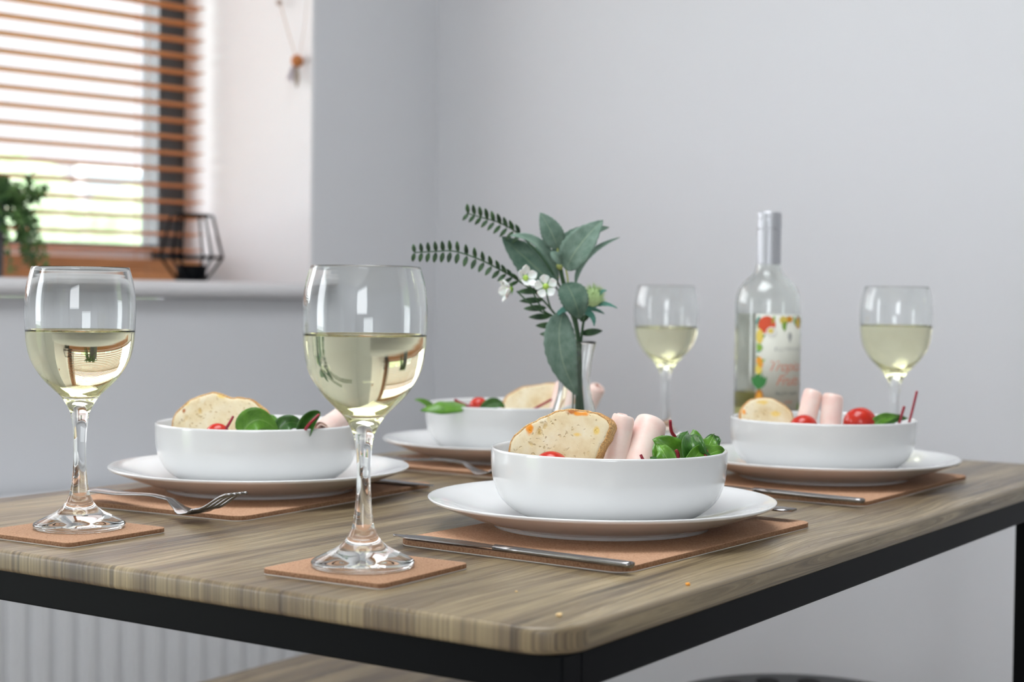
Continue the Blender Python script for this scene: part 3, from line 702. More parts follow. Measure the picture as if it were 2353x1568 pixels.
def bread(pxs, Y, th, yaw, lean, spots, label, key, group='bread slices in the bowls'):
    """outline measured at distance Y; the slice is a real solid, turned by yaw and leaning back by lean"""
    P = [at(x, y, Y) for x, y in pxs]; o0 = Vector(P[0]); cx = sum(p.x for p in P)/len(P); base = min(p.z for p in P)
    pts = spline([((p.x-cx)/math.cos(yaw), 0, (p.z-base)/math.cos(lean)) for p in P] + [((P[0].x-cx)/math.cos(yaw), 0, (P[0].z-base)/math.cos(lean))], 4)[:-1]
    pts = [p + Vector((mnoise.noise(p*180)*.0010, 0, mnoise.noise(p*180+Vector((5, 0, 0)))*.0010)) for p in pts]
    m = len(pts); c = Vector((sum(p.x for p in pts)/m, 0, sum(p.z for p in pts)/m))
    bm = bmesh.new(); rings = []
    for sgn in (-1, 1):
        prev = None
        for f_ in (1, .94, .82, .66, .48, .3, .12):
            ring = [bm.verts.new((c.x+(p.x-c.x)*f_, sgn*(th/2 - (.0008 if f_ == 1 else 0)) + mnoise.noise(Vector((p.x*f_, sgn, p.z*f_))*70)*.0006, c.z+(p.z-c.z)*f_)) for p in pts]
            if prev:
                for i in range(m): j = (i+1) % m; bm.faces.new((prev[i], prev[j], ring[j], ring[i]))
            else: rings.append(ring)
            prev = ring
        bm.faces.new(prev)
    for i in range(m): j = (i+1) % m; bm.faces.new((rings[0][i], rings[0][j], rings[1][j], rings[1][i]))
    bmesh.ops.recalc_face_normals(bm, faces=bm.faces)
    o = link('bread_slice', bm, breadmat('bread_crumb_face_' + key, spots))
    bm = bmesh.new(); secs = []
    for i, p in enumerate(pts):
        d = (pts[(i+1) % m]-pts[i-1]).normalized(); nn = Vector((d.z, 0, -d.x))
        if nn.dot(p-c) < 0: nn = -nn
        secs.append([bm.verts.new(p + nn*q + Vector((0, yy, 0))) for q, yy in ((.0002, -th/2+.0004), (.0011, -th/2+.0016), (.0016, 0), (.0011, th/2-.0016), (.0002, th/2-.0004), (-.0012, th/2-.001), (-.0012, -th/2+.001))])
    for i in range(m):
        for k_ in range(7): bm.faces.new((secs[i][k_], secs[(i+1) % m][k_], secs[(i+1) % m][(k_+1) % 7], secs[i][(k_+1) % 7]))
    bmesh.ops.recalc_face_normals(bm, faces=bm.faces); link('crust', bm, CRUST, o)
    o.location = (cx, Y, base); o.rotation_euler = (-lean, 0, yaw); tag(o, label, 'bread', group); return o
OR = (.86, .30, .02); DB = (.40, .10, .01); YE = (.84, .60, .18)
bread([(1172, 1046), (1180, 1018), (1205, 990), (1240, 970), (1275, 953), (1310, 946), (1350, 950), (1384, 961), (1398, 975), (1394, 1000), (1380, 1030), (1366, 1062), (1345, 1100), (1300, 1120), (1240, 1110), (1190, 1080)], 1.212, .016, -.38, .16,
      [(-.0285, .0440, .0052, .7, 1.4, OR), (-.0270, .042, .0045, .6, 1.2, OR), (.006, .0575, .0040, 1.6, .8, DB), (.013, .0560, .0038, 2.2, .6, OR), (.0265, .0440, .0030, 1, 1.3, YE), (.0115, .040, .0028, 1.4, .8, YE)],
      'thick bread slice with orange spots standing in the nearest bowl', 'near')
bread([(392, 985), (400, 955), (432, 925), (470, 911), (492, 909), (525, 919), (560, 920), (585, 930), (612, 952), (622, 985), (600, 1025), (530, 1050), (450, 1040), (405, 1015)], 1.425, .012, -.12, .22,
      [(-.033, .049, .005, .8, 1.2, YE), (-.021, .060, .0055, 1.2, .9, OR), (-.0345, .040, .003, .8, 1, DB), (.016, .058, .004, 2.0, .6, OR), (.0, .055, .004, 1.4, .8, YE)],
      'toasted bread slice standing at the left of the left bowl', 'left')
bread([(1156, 945), (1162, 920), (1195, 897), (1235, 890), (1285, 886), (1315, 900), (1322, 945), (1290, 975), (1200, 975), (1165, 962)], 1.765, .012, .1, .30,
      [(-.036, .044, .005, 1.0, 1, OR), (.0, .052, .004, 3.0, .7, YE)], 'bread slice in the far bowl, partly behind the flower vase', 'back')
bread([(1704, 966), (1708, 945), (1728, 927), (1762, 922), (1796, 932), (1820, 955), (1824, 985), (1795, 1005), (1745, 1005), (1715, 990)], 1.560, .013, .05, .40,
      [(-.002, .034, .0040, 2, .7, YE), (.010, .022, .0045, 1.5, .8, YE), (-.021, .024, .003, .7, 1.3, OR)], 'small piece of bread at the left of the far right bowl', 'right')

HAM = M('cooked_ham', (.82, .57, .52), .38, spec=.45, Subsurface_Weight=.25, Subsurface_Scale=.004); HAM.node_tree.nodes['Principled BSDF'].inputs['Subsurface Radius'].default_value = (1, .5, .4)
n = N(HAM); o_ = n.tc.outputs['Object']; n.col(n.ramp(n.noise(o_, 45, 4), [(.3, (.84, .56, .50)), (.55, (.89, .70, .63)), (.75, (.90, .77, .70))])); n.bump(n.noise(o_, 160, 3), .25, .0008)
def ham(p_top, p_bot, rad, label, turns=2.6, seam=0.0):
    """a sheet rolled into a tube: spiral section swept from bottom to top"""
    p_top, p_bot = Vector(p_top), Vector(p_bot); ax = (p_top-p_bot); L = ax.length; ax.normalize()
    a = Vector((0, 1, 0)); a = (a - ax*a.dot(ax)).normalized(); b = ax.cross(a)
    th = rad*.17; seam = seam - turns*2*PI + .5; bm = bmesh.new(); nT = 60; rings = []; prof = []
    for i in range(nT+1):
        t = i/nT; an = seam + t*turns*2*PI; prof.append((an, rad*(1 - .72*(1-t)**1.7)))
    zs = [0, .02, .06, .15, .3, .45, .6, .75, .88, .955, .985, 1]
    for z_ in zs:
        sh = 1 - (.16*max(0, (z_-.88)/.12)**2.2) - .04*max(0, (.06-z_)/.06)
        edge = .02*L*0
        row_o = []; row_i = []
        for an, r_ in prof:
            rr = r_*sh*(1+.03*mnoise.noise(Vector((math.cos(an)*1.3, math.sin(an)*1.3, z_*2.2+rad*70))))
            zz = z_*L + (rad*.10*math.sin(an*1.0+1.3) if z_ > .9 else 0) + (rad*.22*(1-r_/rad) if z_ > .95 else 0)
            ti = th*(.55 if z_ in (0, 1) else 1.0)
            c_ = a*math.cos(an) + b*math.sin(an)
            row_o.append(bm.verts.new(c_*(rr-(th-ti)/2) + ax*zz)); row_i.append(bm.verts.new(c_*(rr-th+(th-ti)/2) + ax*zz))
        rings.append(row_o + row_i[::-1])
    m = len(rings[0])
    for r0, r1 in zip(rings, rings[1:]):
        for k_ in range(m): bm.faces.new((r0[k_], r0[(k_+1) % m], r1[(k_+1) % m], r1[k_]))
    for ring in (rings[0], rings[-1]):
        h = m//2
        for k_ in range(h-1): bm.faces.new((ring[k_], ring[k_+1], ring[m-2-k_], ring[m-1-k_]))
    bmesh.ops.recalc_face_normals(bm, faces=bm.faces)
    o = link('ham_roll', bm, HAM); o.location = p_bot; mod(o, 'SUBSURF', levels=1, render_levels=1); tag(o, label, 'ham', 'rolled slices of ham'); return o
ham(at(1432, 955, 1.225), at(1408, 1085, 1.215), .0098, 'narrow pink ham roll leaning beside the bread in the nearest bowl')
ham(at(1496, 966, 1.240), at(1462, 1085, 1.215), .0137, 'wide pink ham roll beside the leaves in the nearest bowl', seam=-.3)
ham(at(1868, 899, 1.590), at(1846, 990, 1.575), .0105, 'ham roll standing beside the bread in the far right bowl')
ham(at(1913, 908, 1.585), at(1905, 995, 1.572), .0115, 'ham roll standing left of the large tomato in the far right bowl')
ham(at(812, 940, 1.475), at(738, 990, 1.425), .0105, 'ham roll lying at the right of the left bowl behind the glass stem')
ham(at(1300, 884, 1.775), at(1283, 962, 1.755), .0140, 'ham roll in the far bowl seen through the flower vase')
ham(at(1374, 888, 1.750), at(1340, 958, 1.760), .0095, 'thin ham roll rising past the right side of the flower vase')

TOM = M('tomato_skin', (.62, .035, .015), .2, spec=.45)
n = N(TOM); n.col(n.ramp(n.noise(n.tc.outputs['Object'], 60, 3), [(.3, (.42, .015, .010)), (.7, (.60, .035, .014))]))
def tomato(c, r, label, sq=.94):
    bm = bmesh.new(); prof = [(r*math.sin(PI*i/18)*(1+.02*math.sin(PI*i/18)), -r*sq*math.cos(PI*i/18) - (r*.10*math.exp(-((18-i)/2.2)**2))) for i in range(19)]
    lathe(bm, prof, 32); o = link('cherry_tomato', bm, TOM); o.location = c; o.rotation_euler = (random.uniform(-.9, -.4), random.uniform(-.3, .3), 0); tag(o, label, 'tomato', 'cherry tomatoes'); return o
tomato(at(1266, 1080, 1.1745), .0140, 'red cherry tomato just showing over the rim of the nearest bowl', .98)
tomato(at(1846, 985, 1.535), .0140, 'red cherry tomato in the far right bowl, the lower one beside the bread')
tomato(at(1976, 973, 1.545), .0162, 'large red cherry tomato at the right of the far right bowl')
tomato(at(1100, 935, 1.705), .0105, 'red cherry tomato in the far bowl left of the vase')
tomato(at(500, 1000, 1.375), .0105, 'red cherry tomato just above the front rim of the left bowl')

def leafmat(name, c1, c2, vein, rough=.35, vs_=1.0, spec=.5, trans=.0):
    m = M(name, c1, rough, spec=spec, Subsurface_Weight=trans, Subsurface_Scale=.002); n = N(m)
    uvn = n.tc.outputs['UV']; sx_ = n.n('ShaderNodeSeparateXYZ'); n.l(uvn, sx_.inputs[0])
    a = n.noise(n.tc.outputs['Object'], 120, 4)
    c = n.ramp(a, [(.3, c1), (.7, c2)])
    av = n.math('ABSOLUTE', n.math('SUBTRACT', sx_.outputs[0], .5))
    mid = n.ramp(av, [(.006, .8), (.028, 0.0)])
    d_ = n.math('SUBTRACT', n.math('MULTIPLY', sx_.outputs[1], 9*vs_), n.math('MULTIPLY', av, 7*vs_)); fr = n.math('FRACT', d_)
    side = n.ramp(n.math('ABSOLUTE', n.math('SUBTRACT', fr, .5)), [(.02, .22), (.06, 0.0)])
    mk = n.math('MAXIMUM', mid, side); n.col(n.mix(mk, c, vein)); n.bump(n.math('ADD', n.math('MULTIPLY', mk, -.6), n.math('MULTIPLY', a, .6)), .35, .0008); return m
LG = leafmat('salad_leaf_green', (.065, .20, .012), (.13, .32, .03), (.24, .42, .10), .28)
LD = leafmat('salad_leaf_dark', (.022, .085, .012), (.05, .16, .02), (.15, .30, .07), .25)
REDS = M('beet_stalk', (.27, .008, .02), .3); n = N(REDS); n.col(n.ramp(n.noise(n.mapping((40, 40, 400)), 4, 3), [(.3, (.20, .004, .012)), (.7, (.42, .02, .05))]))
def leafbm(p0, p1, p2, wd, nrm, cup=.25, ruf=0., serr=0., nl=16, nw=8, blunt=.62, fold=0., bm=None, seed=0, twist=0.):
    """leaf blade: spine p0-p1-p2, full width wd, facing nrm"""
    own = bm is None
    if own: bm = bmesh.new()
    uvl = bm.loops.layers.uv.verify()
    sp = bez(p0, p1, p2, nl); nrm = Vector(nrm).normalized(); rows = []
    for i, p in enumerate(sp):
        t = i/nl; tg = (sp[min(i+1, nl)]-sp[max(i-1, 0)]).normalized()
        nn = (nrm - tg*nrm.dot(tg)).normalized(); sd = tg.cross(nn)
        if twist: q = Matrix.Rotation(twist*t, 3, tg); nn = q @ nn; sd = q @ sd
        hw = wd/2*max(math.sin(PI*min(1, t)**blunt), 0)**.75
        if i == 0: hw = wd*.03
        if i == nl: hw = wd*.008
        row = []
        for j in range(nw+1):
            s_ = -1 + 2*j/nw; sw = s_
            e = (1 + serr*((i % 2)*2-1)*abs(s_)**4)
            off = cup*hw*(s_*s_) - fold*hw*(1-abs(s_)) + ruf*wd*abs(s_)**2*math.sin(t*15+s_*2.2+seed)*.5 + .25*ruf*wd*mnoise.noise(Vector((s_*1.5+seed, t*4, 0)))
            row.append(bm.verts.new(p + sd*hw*sw*e + nn*off))
        rows.append(row)
    for i in range(nl):
        for j in range(nw):
            f = bm.faces.new((rows[i][j], rows[i][j+1], rows[i+1][j+1], rows[i+1][j]))
            for lp, (a_, b_) in zip(f.loops, ((j, i), (j+1, i), (j+1, i+1), (j, i+1))): lp[uvl].uv = (a_/nw, b_/nl)
    return bm
def leafobj(name, bm, m, parent=None, th=.00045):
    o = link(name, bm, m, parent); mod(o, 'SOLIDIFY', thickness=th, offset=0); return o
CAMD = Vector((0, -1, .12))
def sleaf(Y, pts, wpx, m, label, nrm=CAMD, cup=.35, ruf=.10, fold=0., seed=0, stalk=None, blunt=.62, twist=0., group='salad leaves in the bowls'):
    P = [at(x, y, Y+d) for x, y, d in pts]
    o = leafobj('salad_leaf', leafbm(*P, wpx*Y/FPX, nrm, cup, ruf, fold=fold, seed=seed, blunt=blunt, twist=twist), m)
    tag(o, label, 'salad leaf', group)
    if stalk:
        bm = bmesh.new(); q = spline([at(x, y, Y+d) for x, y, d in stalk[0]], 5); r0 = stalk[1]; tube(bm, q, [r0*(1-.35*i/len(q)) for i in range(len(q))], 8); s_ = link('stalk', bm, REDS, o); s_['label'] = 'dark red stalk'
    return o
# nearest bowl
sleaf(1.200, [(1575, 1068, .01), (1540, 1030, 0), (1500, 1010, .0)], 62, LG, 'green ruffled leaf at the left of the leaf bunch in the nearest bowl', cup=.1, ruf=.14, seed=1, stalk=([(1545, 1078, -.004), (1558, 1050, -.012), (1553, 1034, -.013)], .0018))
sleaf(1.212, [(1560, 1075, 0), (1530, 1035, .0), (1527, 1004, .006)], 74, LG, 'broad green leaf behind the short red stalk in the nearest bowl', cup=.3, ruf=.12, seed=2)
sleaf(1.222, [(1590, 1075, 0), (1572, 1030, .0), (1578, 992, .010)], 70, LD, 'upright green leaf at the back of the leaf bunch in the nearest bowl', cup=-.2, ruf=.10, seed=4, stalk=([(1562, 1060, .01), (1556, 1015, .008), (1543, 992, .006), (1540, 966, .004)], .0018))
sleaf(1.196, [(1600, 1062, .006), (1592, 1032, -.006), (1590, 1000, .012)], 58, LD, 'cupped shiny leaf in the middle of the nearest bowl', nrm=(-.1, -1, .5), cup=.95, ruf=.03, seed=5)
sleaf(1.205, [(1600, 1070, 0), (1622, 1035, 0), (1640, 1000, .008)], 56, LG, 'green lobed leaf at the upper right of the nearest bowl', cup=.2, ruf=.18, seed=7)
sleaf(1.198, [(1600, 1072, .0), (1628, 1046, 0), (1664, 1034, .006)], 54, LG, 'green leaf touching the right rim of the nearest bowl', cup=.25, ruf=.16, seed=9, nrm=(.1, -1, .3), stalk=([(1616, 1075, -.006), (1620, 1050, -.010), (1624, 1036, -.008)], .0018))
sleaf(1.235, [(1590, 1070, 0), (1598, 1020, .0), (1592, 988, .006)], 50, LG, 'tall green leaf tip behind the cupped leaf in the nearest bowl', cup=-.3, ruf=.08, seed=11)
sleaf(1.182, [(1520, 1080, .0), (1508, 1062, 0), (1494, 1052, .004)], 26, LD, 'small dark leaf at the front rim of the nearest bowl', cup=.2, ruf=.12, seed=3, stalk=([(1490, 1080, -.004), (1478, 1058, -.006), (1472, 1045, -.006)], .0014))
sleaf(1.186, [(1540, 1070, .0), (1528, 1045, -.004), (1512, 1022, .004)], 44, LG, 'lobed green leaf left of the short red stalk in the nearest bowl', cup=.35, ruf=.20, seed=21, nrm=(-.35, -1, .3))
sleaf(1.190, [(1582, 1074, .0), (1598, 1050, -.004), (1618, 1022, .006)], 46, LG, 'folded green leaf right of the cupped leaf in the nearest bowl', cup=.6, ruf=.12, seed=23, nrm=(.4, -1, .3))
sleaf(1.228, [(1610, 1070, .0), (1634, 1022, .0), (1652, 1006, .004)], 44, LD, 'dark curled leaf at the back right of the nearest bowl', cup=.5, ruf=.2, seed=25, nrm=(.2, -1, .6))
# left bowl
sleaf(1.372, [(555, 1000, 0), (590, 965, 0), (640, 992, .01)], 62, LG, 'bright green pointed leaf at the front of the left bowl', cup=.1, ruf=.04, fold=.3, seed=3, stalk=([(508, 1000, 0), (524, 978, 0), (536, 957, .004)], .0016))
sleaf(1.385, [(632, 1005, .0), (662, 972, 0), (700, 985, .01)], 40, LD, 'dark green ruffled leaf beside the pointed leaf in the left bowl', cup=.3, ruf=.14, seed=6)
sleaf(1.380, [(700, 1000, 0), (712, 968, -.004), (736, 948, .004)], 38, LD, 'curled dark leaf with a red rib near the centre glass in the left bowl', cup=1.1, ruf=.03, seed=8, stalk=([(695, 1000, -.004), (708, 978, -.012), (733, 953, -.006)], .0016))
sleaf(1.400, [(600, 1005, .0), (625, 975, 0), (612, 958, .01)], 40, LG, 'green leaf tucked between bread and dark leaves in the left bowl', cup=.2, ruf=.1, seed=12)
# far bowl
sleaf(1.672, [(1068, 930, .02), (1020, 934, -.004), (966, 944, -.006)], 44, LG, 'bright green leaf hanging over the left rim of the far bowl', nrm=(-.1, -.75, .65), cup=-.25, ruf=.06, seed=4)
sleaf(1.690, [(1105, 950, 0), (1135, 928, 0), (1160, 938, .0)], 30, LD, 'small dark leaf between tomato and bread in the far bowl', cup=.3, ruf=.1, seed=2)
sleaf(1.705, [(1000, 945, .01), (978, 925, 0), (952, 919, .0)], 14, LG, 'thin curled leaf tip at the far left rim of the far bowl', cup=.3, ruf=.05, seed=2)
# far right bowl
sleaf(1.535, [(2000, 985, 0), (2030, 962, 0), (2068, 958, .01)], 26, LG, 'green leaf beside the large tomato in the far right bowl', cup=.3, ruf=.12, seed=2)
sleaf(1.550, [(2020, 985, 0), (2045, 965, 0), (2088, 962, .01)], 26, LD, 'dark green leaf at the right rim of the far right bowl', cup=.3, ruf=.14, seed=5)
def stalk(Y, pts, r, label):
    bm = bmesh.new(); q = spline([at(x, y, Y) for x, y in pts], 5); tube(bm, q, r, 8); o = link('beet_stalk', bm, REDS); tag(o, label, 'stalk', 'loose red beet stalks')
stalk(1.560, [(2084, 990), (2096, 945), (2107, 899)], .0013, 'long pink red stalk rising from the right of the far right bowl')
stalk(1.545, [(2062, 990), (2070, 960), (2078, 934)], .0014, 'short dark red stalk in the far right bowl left of the long one')
stalk(1.690, [(1205, 952), (1235, 936), (1268, 918)], .0014, 'dark red stalk lying across the bread in the far bowl')
stalk(1.700, [(1090, 940), (1062, 928), (1044, 919)], .0016, 'dark red stalk left of the tomato in the far bowl')

# ================================================================= VASE AND FLOWERS
VX, VY, kk = .0594, 1.505, .0004116
def S(px, py, d=0.0): return Vector((VX + (px-1321)*kk, VY + d, TZ + CH + (693.5-py)*kk))
va = empty('bud_vase', (VX, VY, TZ)); tag(va, 'clear glass bud vase in the middle of the table holding the flowers', 'vase')
bm = bmesh.new()
vo = sprof([(.0285, .0), (.0305, .004), (.0300, .020), (.0262, .050), (.0206, .0747), (.0165, .089), (.0149, .1015), (.0157, .1138), (.0182, .130), (.0205, .1400)], 4)
vi = sprof([(0, .011), (.020, .012), (.0260, .020), (.0236, .050), (.0182, .0747), (.0143, .089), (.0128, .1015), (.0137, .1138), (.0163, .130), (.0190, .1402)], 4)
lathe(bm, [(0, 0)] + vo + [(.0199, .1409)] + vi[::-1], 56); link('glass_body', bm, GLASS, va)

SAGE = leafmat('silvery_sage_leaf', (.105, .175, .135), (.20, .285, .235), (.30, .38, .27), .7, 1.1, spec=.2)
SAGED = leafmat('dusty_green_leaf', (.055, .110, .078), (.115, .175, .135), (.17, .23, .15), .7, 1.1, spec=.2)
SAGEY = M('yellow_green_stem', (.36, .40, .12), .6); STEMG = M('dark_green_stem', (.03, .085, .03), .55); FERN = M('fern_leaflet_green', (.018, .060, .020), .5)
n = N(FERN); n.col(n.ramp(n.noise(n.tc.outputs['Object'], 90, 3), [(.35, (.010, .035, .014)), (.65, (.05, .12, .04))]))
def sprig(name, label, cat, pts, r, m=STEMG):
    root = empty(name, pts[-1]); tag(root, label, cat)
    bm = bmesh.new(); q = spline(pts, 6); tube(bm, [p - Vector(pts[-1]) for p in q], [r*(1-.4*i/len(q)) for i in range(len(q))][::-1] if False else r, 8)
    link('stem', bm, m, root); return root
def addleaf(root, p0, p1, p2, wpx, m, nrm=CAMD, cup=.2, serr=.03, stemr=.0, **k_):
    k_.setdefault('blunt', .82)
    o0 = root.location
    P = [S(*p) - o0 for p in (p0, p1, p2)]
    return leafobj('leaf', leafbm(*P, wpx*kk, nrm, cup, .03, serr, nl=22, **k_), m, root, .0005)
sage = sprig('sage_sprig', 'artificial sage sprig with large silvery green leaves in the vase', 'foliage', [S(1284, 612, -.004), S(1296, 660, 0), S(1322, 735, .004), S(1333, 820, .004), S(1336, 900, 0), S(1342, 958, 0)], .0021)
for p0, p1, p2, wp, m_, nr, cu in (
    ((1293, 716, -.014), (1286, 805, -.026), (1328, 908, -.016), 74, SAGE, (.15, -1, .1), .22),
    ((1297, 652, -.012), (1316, 690, -.028), (1329, 734, -.024), 66, SAGED, (.1, -1, .2), .25),
    ((1276, 660, .006), (1222, 610, .012), (1150, 546, .010), 84, SAGED, (.2, -1, .35), .15),
    ((1280, 648, .0), (1236, 570, -.008), (1168, 545, -.004), 34, SAGE, (.5, -.8, .7), .5),
    ((1279, 574, -.006), (1263, 536, -.010), (1237, 492, -.008), 52, SAGE, (.1, -1, .1), .2),
    ((1298, 622, -.010), (1326, 568, -.020), (1380, 508, -.012), 72, SAGE, (-.25, -1, .15), .2),
    ((1268, 592, -.002), (1318, 548, .004), (1397, 522, .006), 44, SAGED, (-.2, -1, .5), .3),
    ((1321, 655, .0), (1352, 590, .004), (1423, 544, .010), 18, SAGE, (-.6, -.8, .3), .6),
    ((1288, 606, -.014), (1276, 594, -.020), (1262, 582, -.018), 26, SAGE, (0, -1, .4), .2)):
    addleaf(sage, p0, p1, p2, wp, m_, nr, cu)
for a_, b_, c_ in (((1285, 612, -.004), (1280, 592, -.006), (1278, 572, -.006)), ((1302, 690, -.004), (1303, 655, -.010), (1298, 622, -.010)), ((1282, 640, 0), (1272, 615, 0), (1268, 592, -.002))):
    bm = bmesh.new(); tube(bm, [p - sage.location for p in bez(S(*a_), S(*b_), S(*c_), 8)], .0009, 6); link('leaf_stalk', bm, SAGEY, sage)['label'] = 'yellow green leaf stalk'
bm = bmesh.new(); bmesh.ops.create_icosphere(bm, subdivisions=2, radius=.0034); 
for v__ in bm.verts: v__.co = v__.co*(1+.2*mnoise.noise(v__.co*500)) + (S(1284, 614, -.006) - sage.location)
link('bud', bm, SAGEY, sage)['label'] = 'yellow green bud'

def fern(label, pts, leaflets, r=.0012):
    root = empty('fern_sprig', pts[-1]); tag(root, label, 'foliage', 'dark fern sprigs in the vase'); o0 = Vector(pts[-1])
    bm = bmesh.new(); q = spline(pts, 6); tube(bm, [p-o0 for p in q], [r*(.45+.55*i/len(q)) for i in range(len(q))], 7); link('stem', bm, STEMG, root)
    for grp in (leaflets if isinstance(leaflets[0], list) else [leaflets]):
      bm = bmesh.new()
      for (a_, b_, wp) in grp:
        A = S(*a_)-o0; B = S(*b_)-o0; mid = (A+B)/2 + Vector((0, -.002, 0)); leafbm(A, mid, B, wp*kk, (random.uniform(-.3, .3), -1, random.uniform(-.1, .4)), .25, 0, nl=8, nw=4, blunt=.9, bm=bm)
      leafobj('leaflets', bm, FERN, root, .0005)
    return root
lf = []
for i in range(9):                             # upper sprig
    t = i/8; x_ = 1072 + 120*t; y_ = 493 + 46*t**1.25; ln_ = 24+4*math.sin(t*3)
    lf.append(((x_, y_, .012), (x_-3-8*t, y_-ln_+2, .008-.004*(i % 2)), 10)); lf.append(((x_, y_+1, .012), (x_-13-6*t, y_+17+7*t, .010), 9))
fern('dark fern sprig reaching up and left, the higher of the two over the glass', [S(1068, 492, .014), S(1100, 501, .013), S(1145, 514, .012), S(1190, 540, .012), S(1250, 600, .012), S(1300, 690, .010), S(1328, 790, .006), S(1330, 955, .006)], lf)
lf = []
ctr = [S(955, 588, -.03), S(1000, 585, -.03), S(1045, 584, -.03), S(1100, 601, -.028), S(1150, 625, -.024), S(1185, 645, -.018)]
cx_ = [(955, 588), (1000, 586), (1045, 584), (1100, 602), (1150, 626), (1190, 648)]
def along(t):
    f = t*(len(cx_)-1); i = min(int(f), len(cx_)-2); q = f-i; return cx_[i][0]*(1-q)+cx_[i+1][0]*q, cx_[i][1]*(1-q)+cx_[i+1][1]*q
for i in range(15):
    t = i/14; x_, y_ = along(t); big = math.sin(PI*min(1, t*.8+.15))
    lf.append(((x_, y_, -.028+.01*t), (x_-3-10*max(0, t-.6)*3, y_-14-12*big, -.030), 8+2*big)); lf.append(((x_, y_+1, -.028+.01*t), (x_-5-36*max(0, t-.45), y_+16+10*big-8*max(0, t-.5), -.026), 8+3*big))
fern('dark fern sprig arching left just above the front wine glass rim', [*ctr, S(1240, 685, -.008), S(1300, 760, -.002), S(1326, 840, 0), S(1334, 955, .0)], lf)
lf = []
for i, (x_, y_) in enumerate(((1246, 668), (1250, 690), (1258, 708), (1268, 728), (1282, 748), (1290, 768))):
    lf.append(((x_-2, y_+1, .012), (x_-60+2*i, y_+5-i*.6, .006), 15))
lf2 = [((1333, 738, .008), (1354, 725, .004), 15), ((1333, 768, .008), (1385, 760, .0), 17), ((1328, 790, .008), (1332, 835, -.004), 15)]
fern('dark lower fern sprig with leaves spreading at the vase mouth', [S(1262, 640, .014), S(1290, 680, .014), S(1318, 730, .012), S(1330, 780, .008), S(1330, 850, .002), S(1326, 955, -.004)], [lf, lf2], .0016)

PETAL = M('white_petal', (.86, .87, .86), .5, Subsurface_Weight=.2, Subsurface_Scale=.003); CENT = M('lime_flower_centre', (.42, .62, .10), .6); SEPAL = M('green_sepal', (.14, .34, .05), .6)
fl = empty('waxflower_sprig', S(1318, 955, -.004)); tag(fl, 'white waxflower sprig with three small blooms at the left of the bouquet', 'flower'); o0 = fl.location
bm = bmesh.new()
for end in ((1251, 668, -.030), (1212, 652, -.026), (1186, 672, -.020)):
    tube(bm, [p-o0 for p in spline([S(*end), S((end[0]+1290)/2-6, 712, -.020), S(1290, 745, -.010), S(1316, 840, -.004), S(1318, 955, -.004)], 6)], .0008, 6)
link('stem', bm, STEMG, fl)
def flower(px, py, d, nrm, r, cup):
    c = S(px, py, d)-o0; nrm = Vector(nrm).normalized(); a = nrm.orthogonal().normalized(); b = nrm.cross(a)
    bm = bmesh.new()
    for k_ in range(5):
        an = 2*PI*k_/5 + .31; dr = a*math.cos(an)+b*math.sin(an)
        leafbm(c+dr*r*.12, c+dr*r*.6+nrm*r*cup*.35, c+dr*r+nrm*r*cup, r*.80, nrm, .35, .03, nl=10, nw=6, blunt=1.5, bm=bm)
    f = leafobj('bloom', bm, PETAL, fl, .0007)
    bm = bmesh.new(); bmesh.ops.create_icosphere(bm, subdivisions=2, radius=r*.27)
    for v__ in bm.verts: v__.co = c + nrm*r*.08 + v__.co
    g = link('flower_centre', bm, CENT, f); g['label'] = 'lime green centre'
    bm = bmesh.new()
    for k_ in range(5):
        an = 2*PI*k_/5 + .9; dr = a*math.cos(an)+b*math.sin(an); leafbm(c-nrm*r*.25, c+dr*r*.3-nrm*r*.15, c+dr*r*.55, r*.25, nrm, .1, 0, nl=5, nw=2, bm=bm)
    leafobj('sepals', bm, SEPAL, f, .0004)['label'] = 'green sepals'
flower(1251, 661, -.032, (-.05, -1, .05), 27*kk, .15)
flower(1204, 643, -.030, (.55, -.75, .35), 27*kk, .55)
flower(1171, 667, -.024, (-.8, -.25, -.1), 28*kk, .75)

TH1 = M('thistle_bristles', (.50, .66, .32), .6); TEAL = leafmat('teal_bract', (.05, .20, .155), (.10, .30, .24), (.2, .4, .33), .6)
thi = empty('thistle_sprig', S(1338, 955, .004)); tag(thi, 'pale green thistle head with teal bracts at the right of the bouquet', 'flower'); o0 = thi.location
bm = bmesh.new(); tube(bm, [p-o0 for p in spline([S(1352, 705, 0), S(1340, 745, .002), S(1334, 830, .004), S(1338, 955, .004)], 6)], .0013, 7); link('stem', bm, STEMG, thi)
bm = bmesh.new(); cT = S(1360, 684, -.012)-o0; random.seed(3)
bmesh.ops.create_icosphere(bm, subdivisions=2, radius=.0090); bmesh.ops.translate(bm, vec=cT, verts=bm.verts)
for i in range(420):
    z_ = random.uniform(-.35, 1); a = random.uniform(0, 2*PI); q = math.sqrt(max(0, 1-z_*z_)); d = Vector((q*math.cos(a), q*math.sin(a), z_)); d = (Matrix.Rotation(-.25, 3, 'Y').inverted() @ d); d.normalize()
    L_ = random.uniform(.0115, .0150); sd = d.orthogonal().normalized()*.00032; b1 = cT + d*.006; b2 = cT + d*L_ + Vector((0, 0, .001))
    v0, v1, v2, v3 = bm.verts.new(b1-sd), bm.verts.new(b1+sd), bm.verts.new(b1+d.cross(sd).normalized()*.0005), bm.verts.new(b2)
    bm.faces.new((v0, v1, v3)); bm.faces.new((v1, v2, v3)); bm.faces.new((v2, v0, v3))
link('flower_head', bm, TH1, thi, smooth=False)
